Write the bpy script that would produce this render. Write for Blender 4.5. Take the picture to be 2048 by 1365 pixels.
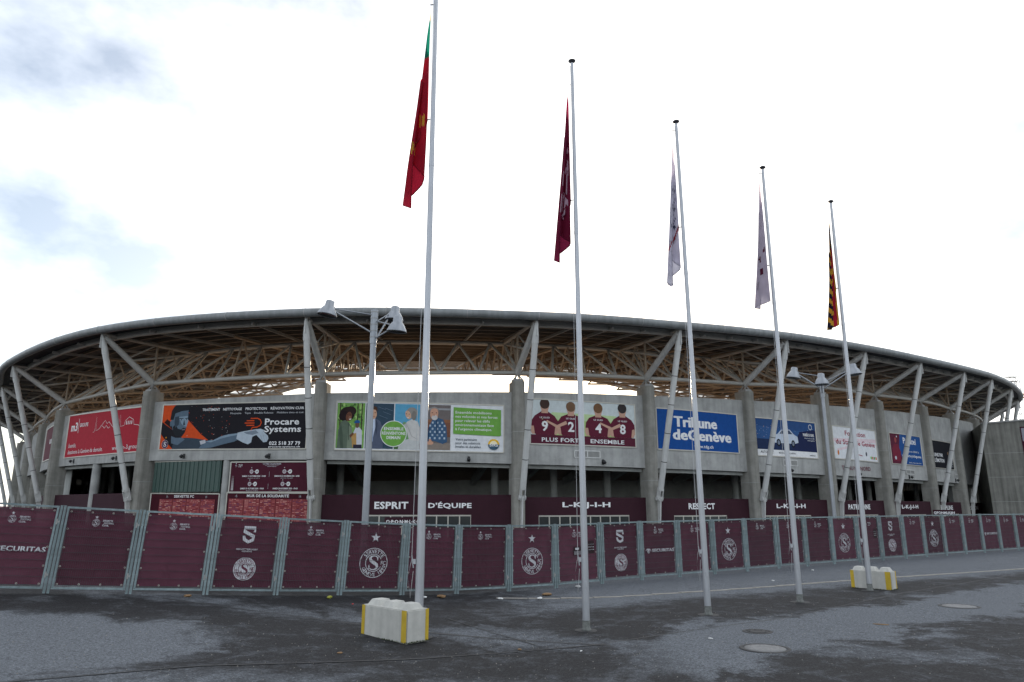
import bpy, bmesh, math, random
from mathutils import Vector, Matrix
from mathutils.geometry import tessellate_polygon
random.seed(7)
for o in list(bpy.data.objects): bpy.data.objects.remove(o, do_unlink=True)
SC = bpy.context.scene
COL = SC.collection
R = math.radians
sin, cos, pi = math.sin, math.cos, math.pi

# ------------------------------------------------------------------ camera
EYE = 2.67
cam = bpy.data.cameras.new('camera'); co = bpy.data.objects.new('camera', cam); COL.objects.link(co)
co.location = (0, 0, EYE); co.rotation_euler = (R(90 + 13.16), 0, 0)
cam.sensor_width = 36.0; cam.lens = 25.0; cam.clip_start = 0.1; cam.clip_end = 6000
SC.camera = co
# ------------------------------------------------------------------ sky, sun, exposure
SUN_EL, SUN_AZ = R(9.27), R(5.73)
SKX = 5.5
SUN_DIR = Vector((sin(SUN_AZ)*cos(SUN_EL), cos(SUN_AZ)*cos(SUN_EL), sin(SUN_EL)))
W = bpy.data.worlds.new('World'); SC.world = W; W.use_nodes = True
nt = W.node_tree; nt.nodes.clear()
def wn(t, **k):
    n = nt.nodes.new(t)
    for a, b in k.items(): setattr(n, a, b)
    return n
sky = wn('ShaderNodeTexSky', sky_type='NISHITA', sun_disc=False, sun_elevation=SUN_EL, sun_rotation=SUN_AZ, altitude=400, air_density=1.0, dust_density=1.5, ozone_density=1.5)
tc = wn('ShaderNodeTexCoord')
mp = wn('ShaderNodeMapping'); mp.inputs['Scale'].default_value = (1, 1, 1.8); mp.inputs['Location'].default_value = (SKX, 0.1, 0.54)
nz = wn('ShaderNodeTexNoise'); nz.inputs['Scale'].default_value = 1.9; nz.inputs['Detail'].default_value = 7; nz.inputs['Roughness'].default_value = 0.55
cr = wn('ShaderNodeValToRGB'); cr.color_ramp.elements[0].position = 0.36; cr.color_ramp.elements[1].position = 0.66
dot = wn('ShaderNodeVectorMath', operation='DOT_PRODUCT'); dot.inputs[1].default_value = SUN_DIR
mr = wn('ShaderNodeMapRange', interpolation_type='SMOOTHSTEP'); mr.inputs['From Min'].default_value = 0.55; mr.inputs['From Max'].default_value = 1.0
mr.inputs['To Min'].default_value = 0.0; mr.inputs['To Max'].default_value = 1.0
cl = wn('ShaderNodeMix', data_type='RGBA'); cl.inputs['A'].default_value = (1.0, 1.06, 1.14, 1); cl.inputs['B'].default_value = (1.55, 1.52, 1.46, 1)
sk = wn('ShaderNodeMix', data_type='RGBA', blend_type='MULTIPLY'); sk.inputs['Factor'].default_value = 1.0; sk.inputs['B'].default_value = (0.10, 0.10, 0.105, 1)
mx = wn('ShaderNodeMix', data_type='RGBA')
mf = wn('ShaderNodeMath', operation='MULTIPLY_ADD'); mf.inputs[1].default_value = 0.84; mf.inputs[2].default_value = 0.16
mf.use_clamp = True
bg = wn('ShaderNodeBackground'); bg.inputs['Strength'].default_value = 1.0
ow = wn('ShaderNodeOutputWorld')
L = nt.links.new
L(tc.outputs['Generated'], mp.inputs[0]); L(mp.outputs[0], nz.inputs['Vector']); L(nz.outputs[0], cr.inputs[0])
L(tc.outputs['Generated'], dot.inputs[0]); L(dot.outputs['Value'], mr.inputs[0]); L(mr.outputs[0], cl.inputs['Factor'])
L(sky.outputs[0], sk.inputs['A']); L(sk.outputs['Result'], mx.inputs['A']); L(cl.outputs['Result'], mx.inputs['B'])
L(cr.outputs[0], mf.inputs[0]); L(mf.outputs[0], mx.inputs['Factor']); L(mx.outputs['Result'], bg.inputs['Color']); L(bg.outputs[0], ow.inputs[0])
sl = bpy.data.lights.new('sun', 'SUN'); so = bpy.data.objects.new('sun', sl); COL.objects.link(so)
sl.energy = 3.2; sl.angle = R(0.6); sl.color = (1.0, 0.80, 0.58)
so.rotation_euler = (-SUN_DIR).to_track_quat('-Z', 'Y').to_euler(); so.location = (0, 0, 60)
SC.view_settings.view_transform = 'Standard'; SC.view_settings.look = 'None'
SC.view_settings.exposure = 0.85; SC.view_settings.gamma = 1.0

# ------------------------------------------------------------------ materials
def s2l(c):
    c = c / 255.0
    return c / 12.92 if c <= 0.04045 else ((c + 0.055) / 1.055) ** 2.4
def rgb(r, g, b): return (s2l(r), s2l(g), s2l(b))
MATS = {}
def mat(name, col, rough=0.6, metal=0.0, var=0.0, scale=2.0, bump=0.0, bscale=30.0, spec=0.5, streak=0.0, col2=None, transl=0.0, perf=0.0, fade=0.0):
    """procedural principled: base colour with noise variation, optional vertical streaks, bump and translucency"""
    m = bpy.data.materials.new(name); m.use_nodes = True; n = m.node_tree; n.nodes.clear(); k = n.links.new
    out = n.nodes.new('ShaderNodeOutputMaterial'); b = n.nodes.new('ShaderNodeBsdfPrincipled')
    b.inputs['Roughness'].default_value = rough; b.inputs['Metallic'].default_value = metal; b.inputs['Specular IOR Level'].default_value = spec
    t = n.nodes.new('ShaderNodeTexCoord')
    colout = None
    if var or col2:
        a = n.nodes.new('ShaderNodeTexNoise'); a.inputs['Scale'].default_value = scale; a.inputs['Detail'].default_value = 6; a.inputs['Roughness'].default_value = 0.65
        k(t.outputs['Object'], a.inputs['Vector'])
        r = n.nodes.new('ShaderNodeValToRGB'); e = r.color_ramp.elements
        c2 = col2 if col2 else tuple(c * (1 + var) for c in col)
        c1 = col if col2 else tuple(c * (1 - var) for c in col)
        e[0].position = 0.3; e[0].color = (*c1, 1); e[1].position = 0.7; e[1].color = (*c2, 1)
        k(a.outputs[0], r.inputs[0]); colout = r.outputs[0]
        if streak:
            mpp = n.nodes.new('ShaderNodeMapping'); mpp.inputs['Scale'].default_value = (2.2, 2.2, 0.12); k(t.outputs['Object'], mpp.inputs[0])
            s = n.nodes.new('ShaderNodeTexNoise'); s.inputs['Scale'].default_value = 1.3; s.inputs['Detail'].default_value = 5; k(mpp.outputs[0], s.inputs['Vector'])
            rr = n.nodes.new('ShaderNodeValToRGB'); rr.color_ramp.elements[0].position = 0.35; rr.color_ramp.elements[1].position = 0.62
            rr.color_ramp.elements[0].color = (1 - streak, 1 - streak, 1 - streak, 1); rr.color_ramp.elements[1].color = (1.0, 1.0, 1.0, 1)
            k(s.outputs[0], rr.inputs[0])
            mm = n.nodes.new('ShaderNodeMix'); mm.data_type = 'RGBA'; mm.blend_type = 'MULTIPLY'; mm.inputs['Factor'].default_value = 1
            k(colout, mm.inputs['A']); k(rr.outputs[0], mm.inputs['B']); colout = mm.outputs['Result']
        if fade:      # each piece weathered a little differently
            oi = n.nodes.new('ShaderNodeObjectInfo'); mrg = n.nodes.new('ShaderNodeMapRange'); mrg.inputs[3].default_value = 1 - fade; mrg.inputs[4].default_value = 1 + fade; k(oi.outputs['Random'], mrg.inputs[0])
            sc_ = n.nodes.new('ShaderNodeVectorMath'); sc_.operation = 'SCALE'; k(colout, sc_.inputs[0]); k(mrg.outputs[0], sc_.inputs['Scale']); colout = sc_.outputs[0]
        k(colout, b.inputs['Base Color'])
    else: b.inputs['Base Color'].default_value = (*col, 1)
    if bump:
        a = n.nodes.new('ShaderNodeTexNoise'); a.inputs['Scale'].default_value = bscale; a.inputs['Detail'].default_value = 4; k(t.outputs['Object'], a.inputs['Vector'])
        bp = n.nodes.new('ShaderNodeBump'); bp.inputs['Strength'].default_value = bump; bp.inputs['Distance'].default_value = 0.02
        k(a.outputs[0], bp.inputs['Height']); k(bp.outputs[0], b.inputs['Normal'])
    sh = b.outputs[0]
    if transl:
        tr = n.nodes.new('ShaderNodeBsdfTranslucent')
        if colout is not None: k(colout, tr.inputs[0])
        else: tr.inputs[0].default_value = (*col, 1)
        ms = n.nodes.new('ShaderNodeMixShader'); ms.inputs[0].default_value = transl; k(b.outputs[0], ms.inputs[1]); k(tr.outputs[0], ms.inputs[2]); sh = ms.outputs[0]
    if perf:      # perforated mesh cloth: part of the light passes straight through the holes
        tp = n.nodes.new('ShaderNodeBsdfTransparent'); m2 = n.nodes.new('ShaderNodeMixShader'); m2.inputs[0].default_value = perf; k(sh, m2.inputs[1]); k(tp.outputs[0], m2.inputs[2]); sh = m2.outputs[0]
    k(sh, out.inputs[0]); MATS[name] = m; return m
def ink_mat(name, rough=0.5, transl=0.0, spec=0.4):
    m = bpy.data.materials.new(name); m.use_nodes = True; n = m.node_tree; k = n.links.new; b = n.nodes['Principled BSDF']
    a = n.nodes.new('ShaderNodeVertexColor'); a.layer_name = 'ink'
    b.inputs['Roughness'].default_value = rough; b.inputs['Specular IOR Level'].default_value = spec
    t = n.nodes.new('ShaderNodeTexCoord'); z = n.nodes.new('ShaderNodeTexNoise'); z.inputs['Scale'].default_value = 3.0; z.inputs['Detail'].default_value = 6; k(t.outputs['Object'], z.inputs['Vector'])
    r = n.nodes.new('ShaderNodeValToRGB'); r.color_ramp.elements[0].position = .3; r.color_ramp.elements[0].color = (.86, .86, .86, 1); r.color_ramp.elements[1].position = .65
    k(z.outputs[0], r.inputs[0])
    mm = n.nodes.new('ShaderNodeMix'); mm.data_type = 'RGBA'; mm.blend_type = 'MULTIPLY'; mm.inputs['Factor'].default_value = 1
    k(a.outputs[0], mm.inputs['A']); k(r.outputs[0], mm.inputs['B']); k(mm.outputs['Result'], b.inputs['Base Color'])
    if transl:
        tr = n.nodes.new('ShaderNodeBsdfTranslucent'); k(mm.outputs['Result'], tr.inputs[0]); ms = n.nodes.new('ShaderNodeMixShader'); ms.inputs[0].default_value = transl
        k(b.outputs[0], ms.inputs[1]); k(tr.outputs[0], ms.inputs[2]); k(ms.outputs[0], n.nodes['Material Output'].inputs[0])
    MATS[name] = m; return m
mat('concrete', (0.37, 0.37, 0.355), 0.88, var=0.22, scale=0.7, bump=0.25, bscale=9, streak=0.14, spec=0.2)
mat('pillar_concrete', (0.30, 0.29, 0.26), 0.9, var=0.18, scale=1.2, bump=0.3, bscale=10, streak=0.22, spec=0.2)
mat('old_concrete', (0.23, 0.225, 0.20), 0.9, var=0.22, scale=0.5, bump=0.35, bscale=6, streak=0.35, spec=0.2)
mat('inner_concrete', (0.36, 0.37, 0.35), 0.9, var=0.2, scale=0.6)
mat('stand', (0.27, 0.21, 0.17), 0.85, var=0.15, scale=1.0)
mat('white_steel', (0.56, 0.56, 0.54), 0.5, var=0.08, scale=1.2, spec=0.4, streak=0.15)
mat('beige_steel', (0.34, 0.27, 0.20), 0.6, var=0.12, scale=1.0, spec=0.35)
mat('grey_steel', (0.28, 0.28, 0.27), 0.5, var=0.10, scale=1.0, spec=0.4)
mat('purlin', (0.20, 0.155, 0.115), 0.65, var=0.15, scale=1.0, spec=0.25)
mat('pale_steel', (0.40, 0.385, 0.35), 0.55, var=0.10, scale=1.0, spec=0.35)
mat('fascia', (0.20, 0.21, 0.21), 0.5, var=0.10, scale=0.7, spec=0.5, streak=0.25)
mat('deck', (0.05, 0.052, 0.055), 0.75, var=0.2, scale=0.8, spec=0.2)
mat('skylight', (0.75, 0.75, 0.72), 0.4, transl=0.75)
mat('maroon_panel', (0.038, 0.012, 0.019), 0.7, var=0.10, scale=0.8, spec=0.15)
mat('white_letter', (0.78, 0.78, 0.78), 0.5, var=0.04)
mat('maroon_letter', (0.13, 0.02, 0.04), 0.5, var=0.05)
mat('dark_glass', (0.03, 0.035, 0.035), 0.12, spec=0.6)
mat('aluminium', (0.45, 0.43, 0.38), 0.4, metal=0.3, var=0.08)
mat('black_plastic', (0.02, 0.02, 0.022), 0.5, var=0.1)
mat('green_cladding', (0.035, 0.075, 0.062), 0.45, var=0.12, scale=1.5, streak=0.2)
mat('galvanised', (0.20, 0.255, 0.265), 0.5, metal=0.35, var=0.28, scale=7, bump=0.08, bscale=60, streak=0.15, fade=0.15)
mat('wire', (0.045, 0.045, 0.05), 0.5, metal=0.4, var=0.1)
mat('fabric', (0.105, 0.029, 0.049), 0.65, var=0.2, scale=1.3, transl=0.25, spec=0.22, perf=0.06, fade=0.22)
mat('pole_paint', (0.40, 0.41, 0.43), 0.33, metal=0.45, var=0.06, scale=2.5, spec=0.5)
mat('lamp_metal', (0.27, 0.285, 0.305), 0.38, metal=0.5, var=0.08, scale=4)
mat('block_concrete', (0.47, 0.46, 0.42), 0.8, var=0.10, scale=5, bump=0.2, bscale=40, streak=0.22)
mat('yellow_paint', (0.50, 0.34, 0.02), 0.6, var=0.12, scale=6, streak=0.12)
mat('gutter', (0.22, 0.205, 0.18), 0.85, var=0.25, scale=5, bump=0.2)
mat('tar', (0.016, 0.016, 0.017), 0.7, var=0.2, scale=20)
mat('iron', (0.17, 0.168, 0.165), 0.7, metal=0.1, var=0.2, scale=12, bump=0.5, bscale=60)
mat('moss', (0.035, 0.05, 0.015), 0.95, var=0.3, scale=20)
mat('grime', (0.13, 0.135, 0.125), 0.8, var=0.4, scale=12)
mat('orange_paint', (0.55, 0.22, 0.02), 0.5, var=0.1)
mat('cap_black', (0.03, 0.03, 0.035), 0.4, var=0.1)
mat('rope', (0.45, 0.45, 0.45), 0.8, var=0.1)
mat('paper', (0.62, 0.62, 0.60), 0.8, var=0.15, scale=12)
mat('brown_leaf', (0.22, 0.13, 0.06), 0.8, var=0.3, scale=30)
mat('red_plastic', (0.5, 0.03, 0.03), 0.4, var=0.1)
mat('yellow_leaf', (0.30, 0.30, 0.04), 0.7, var=0.3, scale=30)
ink_mat('ink', 0.65, spec=0.12); ink_mat('flag_cloth', 0.8, transl=0.6, spec=0.1); ink_mat('fabric_ink', 0.6, transl=0.1)
def asphalt():
    m = bpy.data.materials.new('asphalt'); m.use_nodes = True; n = m.node_tree; k = n.links.new; b = n.nodes['Principled BSDF']
    def N(t, **kw):
        x = n.nodes.new(t)
        for a, c in kw.items(): setattr(x, a, c)
        return x
    def noise(scale, detail, rough=.6, vec=None, dist=0):
        x = N('ShaderNodeTexNoise'); x.inputs['Scale'].default_value = scale; x.inputs['Detail'].default_value = detail; x.inputs['Roughness'].default_value = rough
        x.inputs['Distortion'].default_value = dist; k(vec, x.inputs['Vector']); return x.outputs[0]
    def math_(op, a, c=None, d=None, clamp=False):
        x = N('ShaderNodeMath', operation=op, use_clamp=clamp)
        for i, v in enumerate((a, c, d)):
            if v is None: continue
            if isinstance(v, (int, float)): x.inputs[i].default_value = v
            else: k(v, x.inputs[i])
        return x.outputs[0]
    def ramp(v, p0, p1, lo=0., hi=1.):
        x = N('ShaderNodeMapRange', interpolation_type='SMOOTHSTEP')
        k(v, x.inputs[0]); x.inputs[1].default_value = p0; x.inputs[2].default_value = p1; x.inputs[3].default_value = lo; x.inputs[4].default_value = hi; return x.outputs[0]
    t = N('ShaderNodeTexCoord'); obj = t.outputs['Object']
    sx = N('ShaderNodeSeparateXYZ'); k(obj, sx.inputs[0]); X, Y = sx.outputs[0], sx.outputs[1]
    big = noise(0.35, 8, .68, obj, 0.6); mid = noise(1.1, 8, .7, obj, 0.4); fine = noise(70, 3, .6, obj); speck = noise(190, 2, .5, obj)
    edge = math_('MULTIPLY_ADD', big, 7.0, -3.5); edge2 = math_('MULTIPLY_ADD', mid, 4.0, -2.0); wob = math_('ADD', edge, edge2)
    # dry strip running past the flagpoles: signed distance to the line (3.6,14.6)-(20,25.2)
    dl = math_('ADD', math_('MULTIPLY', math_('SUBTRACT', X, 3.6), -0.543), math_('MULTIPLY', math_('SUBTRACT', Y, 14.6), 0.840))
    strip = ramp(math_('ADD', math_('ABSOLUTE', math_('SUBTRACT', dl, 0.3)), wob), 2.1, 1.0)
    strip = math_('MULTIPLY', strip, ramp(X, 1.2, 4.0))
    # dry area at the far left of the lane
    el = math_('SQRT', math_('ADD', math_('POWER', math_('MULTIPLY', math_('ADD', X, 8.6), 0.34), 2.0), math_('POWER', math_('MULTIPLY', math_('SUBTRACT', Y, 13.4), 0.36), 2.0)))
    left = ramp(math_('ADD', el, math_('MULTIPLY', wob, 0.3)), 1.25, 0.75)
    fl = ramp(math_('ADD', math_('MULTIPLY', wob, 1.0), math_('ABSOLUTE', math_('ADD', math_('MULTIPLY', math_('ADD', X, 3.0), 0.35), math_('SUBTRACT', Y, 17.6)))), 1.3, 0.2, 0, .55)
    far = ramp(math_('ADD', math_('SUBTRACT', Y, math_('MULTIPLY', X, 0.5)), math_('MULTIPLY', wob, .25)), 18.6, 20.6, 0, .85)
    near = ramp(math_('ADD', Y, math_('MULTIPLY', wob, .8)), 13.2, 11.6, 0, .55)
    near = math_('MULTIPLY', near, ramp(X, 4.5, 1.0))
    dry = math_('MAXIMUM', math_('MAXIMUM', strip, left), math_('MAXIMUM', math_('MAXIMUM', fl, near), math_('MULTIPLY', far, ramp(X, -2, 3))))
    blot = math_('MAXIMUM', ramp(mid, 0.47, 0.62), math_('MULTIPLY', ramp(noise(3.5, 8, .75, obj, .8), 0.5, 0.66), .8))
    dry = math_('ADD', math_('MULTIPLY', dry, .82), math_('MULTIPLY', blot, 0.32), clamp=True)
    rag = math_('MULTIPLY_ADD', noise(5.0, 12, .82, obj, .5), 1.5, -.75)
    dry = ramp(math_('ADD', dry, rag), .02, .86)
    c = N('ShaderNodeMix', data_type='RGBA'); k(dry, c.inputs['Factor']); c.inputs['A'].default_value = (0.0205, 0.0200, 0.0208, 1); c.inputs['B'].default_value = (0.112, 0.119, 0.129, 1)
    gr = math_('MULTIPLY', ramp(fine, 0.25, 0.75, .62, 1.38), ramp(noise(24, 4, .75, obj), .32, .68, .55, 1.5)); g2 = ramp(speck, 0.62, 0.72, 1.0, 2.4)
    c2 = N('ShaderNodeVectorMath', operation='SCALE'); k(c.outputs['Result'], c2.inputs[0]); k(math_('MULTIPLY', gr, g2), c2.inputs['Scale'])
    k(c2.outputs[0], b.inputs['Base Color'])
    k(ramp(math_('ADD', dry, math_('MULTIPLY', fine, .4)), 0.1, 1.0, .75, .9), b.inputs['Roughness']); b.inputs['Specular IOR Level'].default_value = .12
    bp = N('ShaderNodeBump'); bp.inputs['Strength'].default_value = .6; bp.inputs['Distance'].default_value = .012
    k(math_('ADD', fine, math_('MULTIPLY', mid, .6)), bp.inputs['Height']); k(bp.outputs[0], b.inputs['Normal'])
    MATS['asphalt'] = m
asphalt()

# ------------------------------------------------------------------ mesh helpers
class MB:
    def __init__(s): s.v = []; s.f = []; s.sm = []; s.c = None
    def add(s, vs, fs, smooth=False):
        o = len(s.v); s.v += [Vector(p) for p in vs]; s.f += [tuple(i + o for i in f) for f in fs]; s.sm += [smooth] * len(fs); return s
    def box(s, c, size, ax=None):
        c = Vector(c); X, Y, Z = ax if ax else (Vector((1, 0, 0)), Vector((0, 1, 0)), Vector((0, 0, 1)))
        a, b, d = (q / 2 for q in size)
        vs = [c + X * i * a + Y * j * b + Z * k * d for k in (-1, 1) for j in (-1, 1) for i in (-1, 1)]
        return s.add(vs, [(0, 2, 3, 1), (4, 5, 7, 6), (0, 1, 5, 4), (2, 6, 7, 3), (0, 4, 6, 2), (1, 3, 7, 5)])
    def tube(s, p0, p1, r0, r1=None, n=8, cap=True):
        p0, p1 = Vector(p0), Vector(p1); r1 = r0 if r1 is None else r1; d = (p1 - p0).normalized()
        u = d.cross(Vector((0, 0, 1)))
        if u.length < 1e-4: u = d.cross(Vector((1, 0, 0)))
        u.normalize(); w = d.cross(u); ph = pi / n
        vs = [p + u * (r * cos(2 * pi * i / n + ph)) + w * (r * sin(2 * pi * i / n + ph)) for p, r in ((p0, r0), (p1, r1)) for i in range(n)]
        s.add(vs, [(i, (i + 1) % n, n + (i + 1) % n, n + i) for i in range(n)], n > 5)
        if cap: s.add(vs, [tuple(range(n - 1, -1, -1)), tuple(range(n, 2 * n))])
        return s
    def path(s, pts, r, n=8, closed=False, up=Vector((0, 0, 1)), prof=None):
        """sweep a round (or given 2D) profile along pts"""
        pts = [Vector(p) for p in pts]; m = len(pts); vs = []
        pr = prof if prof else [(r * cos(2 * pi * i / n), r * sin(2 * pi * i / n)) for i in range(n)]; n = len(pr)
        for i, p in enumerate(pts):
            a = pts[(i - 1) % m] if (closed or i) else p; b = pts[(i + 1) % m] if (closed or i < m - 1) else p
            d = (b - a).normalized(); u = d.cross(up).normalized(); w = u.cross(d)
            vs += [p + u * x + w * y for x, y in pr]
        q = m if closed else m - 1
        s.add(vs, [(i * n + j, i * n + (j + 1) % n, ((i + 1) % m) * n + (j + 1) % n, ((i + 1) % m) * n + j) for i in range(q) for j in range(n)], prof is None)
        if not closed: s.add(vs, [tuple(range(n - 1, -1, -1)), tuple((m - 1) * n + j for j in range(n))])
        return s
    def lathe(s, prof, c=(0, 0, 0), n=16, axis=None):
        c = Vector(c); Z = Vector(axis).normalized() if axis else Vector((0, 0, 1)); X = Z.orthogonal().normalized(); Y = Z.cross(X); vs = []
        for r, z in prof: vs += [c + X * (r * cos(2 * pi * i / n)) + Y * (r * sin(2 * pi * i / n)) + Z * z for i in range(n)]
        return s.add(vs, [(j * n + i, j * n + (i + 1) % n, (j + 1) * n + (i + 1) % n, (j + 1) * n + i) for j in range(len(prof) - 1) for i in range(n)], True)
    def prism(s, poly, z0, z1):
        n = len(poly); vs = [(x, y, z0) for x, y in poly] + [(x, y, z1) for x, y in poly]
        s.add(vs, [(i, (i + 1) % n, n + (i + 1) % n, n + i) for i in range(n)]); return s.add(vs, [tuple(range(n - 1, -1, -1)), tuple(range(n, 2 * n))])
    def grid(s, rows, smooth=True, closed=False):
        m, n = len(rows), len(rows[0]); vs = [p for r in rows for p in r]
        return s.add(vs, [(i * n + j, i * n + (j + 1) % n, ((i + 1) % m) * n + (j + 1) % n, ((i + 1) % m) * n + j) for i in range(m if closed else m - 1) for j in range(n - 1)], smooth)
    def mesh(s, name, m, org=Vector((0, 0, 0))):
        me = bpy.data.meshes.new(name); me.from_pydata([tuple(p - org) for p in s.v], [], s.f)
        me.polygons.foreach_set('use_smooth', s.sm)
        if s.c:
            at = me.color_attributes.new('ink', 'FLOAT_COLOR', 'CORNER'); buf = []
            for f, c in zip(s.f, s.c): buf += [c[0], c[1], c[2], 1.0] * len(f)
            at.data.foreach_set('color', buf)
        me.materials.append(MATS[m]); me.update(); return me
    def build(s, name, m, parent=None, org=None):
        """link as one mesh object; vertices are given in world space, org = world origin of the top-level thing"""
        o0 = Vector(org) if org is not None else (ORG.get(parent.name, Vector((0, 0, 0))) if parent else Vector((0, 0, 0)))
        o = bpy.data.objects.new(name, s.mesh(name, m, o0)); COL.objects.link(o)
        if parent: o.parent = parent
        elif org is not None: o.location = o0
        ORG[o.name] = o0
        return o
ORG = {}
def link_mesh(name, me, parent=None):
    o = bpy.data.objects.new(name, me); COL.objects.link(o)
    if parent: o.parent = parent
    return o
def thing(name, label, cat, loc=(0, 0, 0), group=None):
    o = bpy.data.objects.new(name, None); COL.objects.link(o); o.location = loc; o.empty_display_size = 0.2
    ORG[o.name] = Vector(loc); return tag(o, label, cat, group)
def tag(o, label, cat, group=None):
    o['label'] = label; o['category'] = cat
    if group: o['group'] = group
    return o
def structure(o, label=None):
    o['kind'] = 'structure'
    if label: o['label'] = label
    return o

# ------------------------------------------------------------------ lettering and flat print
_TXT = {}
def text_mesh(body, bold=0.0):
    key = (body, bold)
    if key in _TXT: return _TXT[key]
    cu = bpy.data.curves.new('t', 'FONT'); cu.body = body; cu.offset = bold; cu.resolution_u = 2; cu.size = 1.0; cu.space_character = 1.0 + bold * 2
    ob = bpy.data.objects.new('t', cu); me = ob.to_mesh()
    vs = [(v.co.x, v.co.y) for v in me.vertices]; fs = [tuple(p.vertices) for p in me.polygons]
    ob.to_mesh_clear(); bpy.data.objects.remove(ob); bpy.data.curves.remove(cu)
    if vs:
        x0 = min(v[0] for v in vs); x1 = max(v[0] for v in vs); y0 = min(v[1] for v in vs); y1 = max(v[1] for v in vs)
    else: x0 = y0 = 0; x1 = y1 = 1
    _TXT[key] = (vs, fs, (x0, y0, x1, y1)); return _TXT[key]
WHITE = rgb(232, 232, 232)
def clip(q, ax, c, sg):
    out = []
    for i in range(len(q)):
        a, b = q[i - 1], q[i]; da, db = (a[ax] - c) * sg, (b[ax] - c) * sg
        if (da < 0) != (db < 0): t = da / (da - db); out.append((a[0] + (b[0] - a[0]) * t, a[1] + (b[1] - a[1]) * t))
        if db >= 0: out.append(b)
    return out
class PR:
    """flat print in a W x H metre field, laid on a surface by fn(x, y, off)"""
    def __init__(s, w, h): s.w = w; s.h = h; s.v = []; s.f = []; s.c = []; s.lay = 0; s.hold = False
    cell = (0.8, 99.0)
    def raw(s, pts, faces, col):
        gx, gy = s.cell; big = []; small = []
        for f in faces:
            xs = [pts[i][0] for i in f]; ys = [pts[i][1] for i in f]
            (big if (max(xs) - min(xs) > gx or max(ys) - min(ys) > gy or len(f) > 4) else small).append(f)
        if big:      # cut large faces into small cells so that they follow a bowed or folded surface
            pts = list(pts); faces = list(small)
            for f in big:
                for tri in tessellate_polygon([[Vector((pts[i][0], pts[i][1], 0)) for i in f]]):
                    todo = [[pts[f[i]] for i in tri]]
                    for ax, g in ((0, gx), (1, gy)):
                        nxt = []
                        for q in todo:
                            lo = min(v[ax] for v in q); hi = max(v[ax] for v in q); c = math.floor(lo / g) * g
                            while c < hi - 1e-9:
                                r = clip(clip(q, ax, c, 1), ax, c + g, -1)
                                if len(r) > 2: nxt.append(r)
                                c += g
                        todo = nxt
                    for q in todo: o = len(pts); pts += q; faces.append(tuple(range(o, o + len(q))))
        if not s.hold: s.lay += 1      # every piece a hair above the last
        o = len(s.v); s.v += [(x, y, s.lay) for x, y in pts]; s.f += [tuple(i + o for i in f) for f in faces]; s.c += [col] * len(faces)
    def poly(s, pts, col): s.raw([(u * s.w, v * s.h) for u, v in pts], [tuple(range(len(pts)))], col)
    def rect(s, u0, v0, u1, v1, col, nx=1):
        if nx == 1: s.poly([(u0, v0), (u1, v0), (u1, v1), (u0, v1)], col)
        else:
            for i in range(nx):
                a = u0 + (u1 - u0) * i / nx; b = u0 + (u1 - u0) * (i + 1) / nx; s.poly([(a, v0), (b, v0), (b, v1), (a, v1)], col)
    def ell(s, u, v, ru, rv, col, n=20, rot=0):
        """ellipse; radii as fractions of the height"""
        cx, cy = u * s.w, v * s.h; p = []
        for i in range(n):
            a = 2 * pi * i / n; x, y = ru * s.h * cos(a), rv * s.h * sin(a); p.append((cx + x * cos(rot) - y * sin(rot), cy + x * sin(rot) + y * cos(rot)))
        s.raw(p, [tuple(range(n))], col)
    def ring(s, cx, cy, r0, r1, col, n=36, a0=0, a1=2 * pi):
        full = abs(a1 - a0 - 2 * pi) < 1e-6; m = n if full else n + 1
        p = [(cx + r * cos(a0 + (a1 - a0) * i / n), cy + r * sin(a0 + (a1 - a0) * i / n)) for i in range(m) for r in (r0, r1)]
        s.raw(p, [(2 * i, 2 * i + 1, 2 * ((i + 1) % m) + 1, 2 * ((i + 1) % m)) for i in range(n)], col)
    def stroke(s, pts, wid, col, closed=False):
        """metric polyline stroke with per-point widths"""
        n = len(pts); wid = wid if isinstance(wid, (list, tuple)) else [wid] * n; l = []; r = []
        for i in range(n):
            a = pts[max(i - 1, 0)]; b = pts[min(i + 1, n - 1)]; dx, dy = b[0] - a[0], b[1] - a[1]; d = math.hypot(dx, dy) or 1
            nx, ny = -dy / d * wid[i] / 2, dx / d * wid[i] / 2; l.append((pts[i][0] + nx, pts[i][1] + ny)); r.append((pts[i][0] - nx, pts[i][1] - ny))
        s.raw(l + r, [(i, i + 1, n + i + 1, n + i) for i in range(n - 1)], col)
    def text(s, body, u, v, h, col=WHITE, w=None, bold=0.0, align='L'):
        heavy = max(0, bold - .02); bold = min(bold, .02)
        """u,v fractions of the lower left of the letters, h letter height as fraction of H, w width as fraction of W"""
        vs, fs, (x0, y0, x1, y1) = text_mesh(body, bold)
        cap = 0.72; sy = h * s.h / cap; sx = (w * s.w / (x1 - x0)) if w else sy; tw = (x1 - x0) * sx
        ox = u * s.w - (tw / 2 if align == 'C' else tw if align == 'R' else 0)
        for dx in ((0,) if not heavy else (-heavy, 0, heavy)): s.raw([(ox + (x - x0) * sx + dx * sy, v * s.h + y * sy) for x, y in vs], fs, col)
    def arc_text(s, body, cx, cy, r, h, col, a_mid, span, inside=False, bold=0.02):
        n = len(body)
        for i, ch in enumerate(body):
            if ch == ' ': continue
            t = (i + 0.5) / n - 0.5; a = a_mid - t * span if not inside else a_mid + t * span
            vs, fs, (x0, y0, x1, y1) = text_mesh(ch, bold); sc = h / 0.72; mxx = (x0 + x1) / 2
            rot = a - pi / 2 if not inside else a + pi / 2; q = []
            for x, y in vs:
                lx, ly = (x - mxx) * sc, y * sc - h / 2; q.append((cx + r * cos(a) + lx * cos(rot) - ly * sin(rot), cy + r * sin(a) + lx * sin(rot) + ly * cos(rot)))
            s.raw(q, fs, col)
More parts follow.
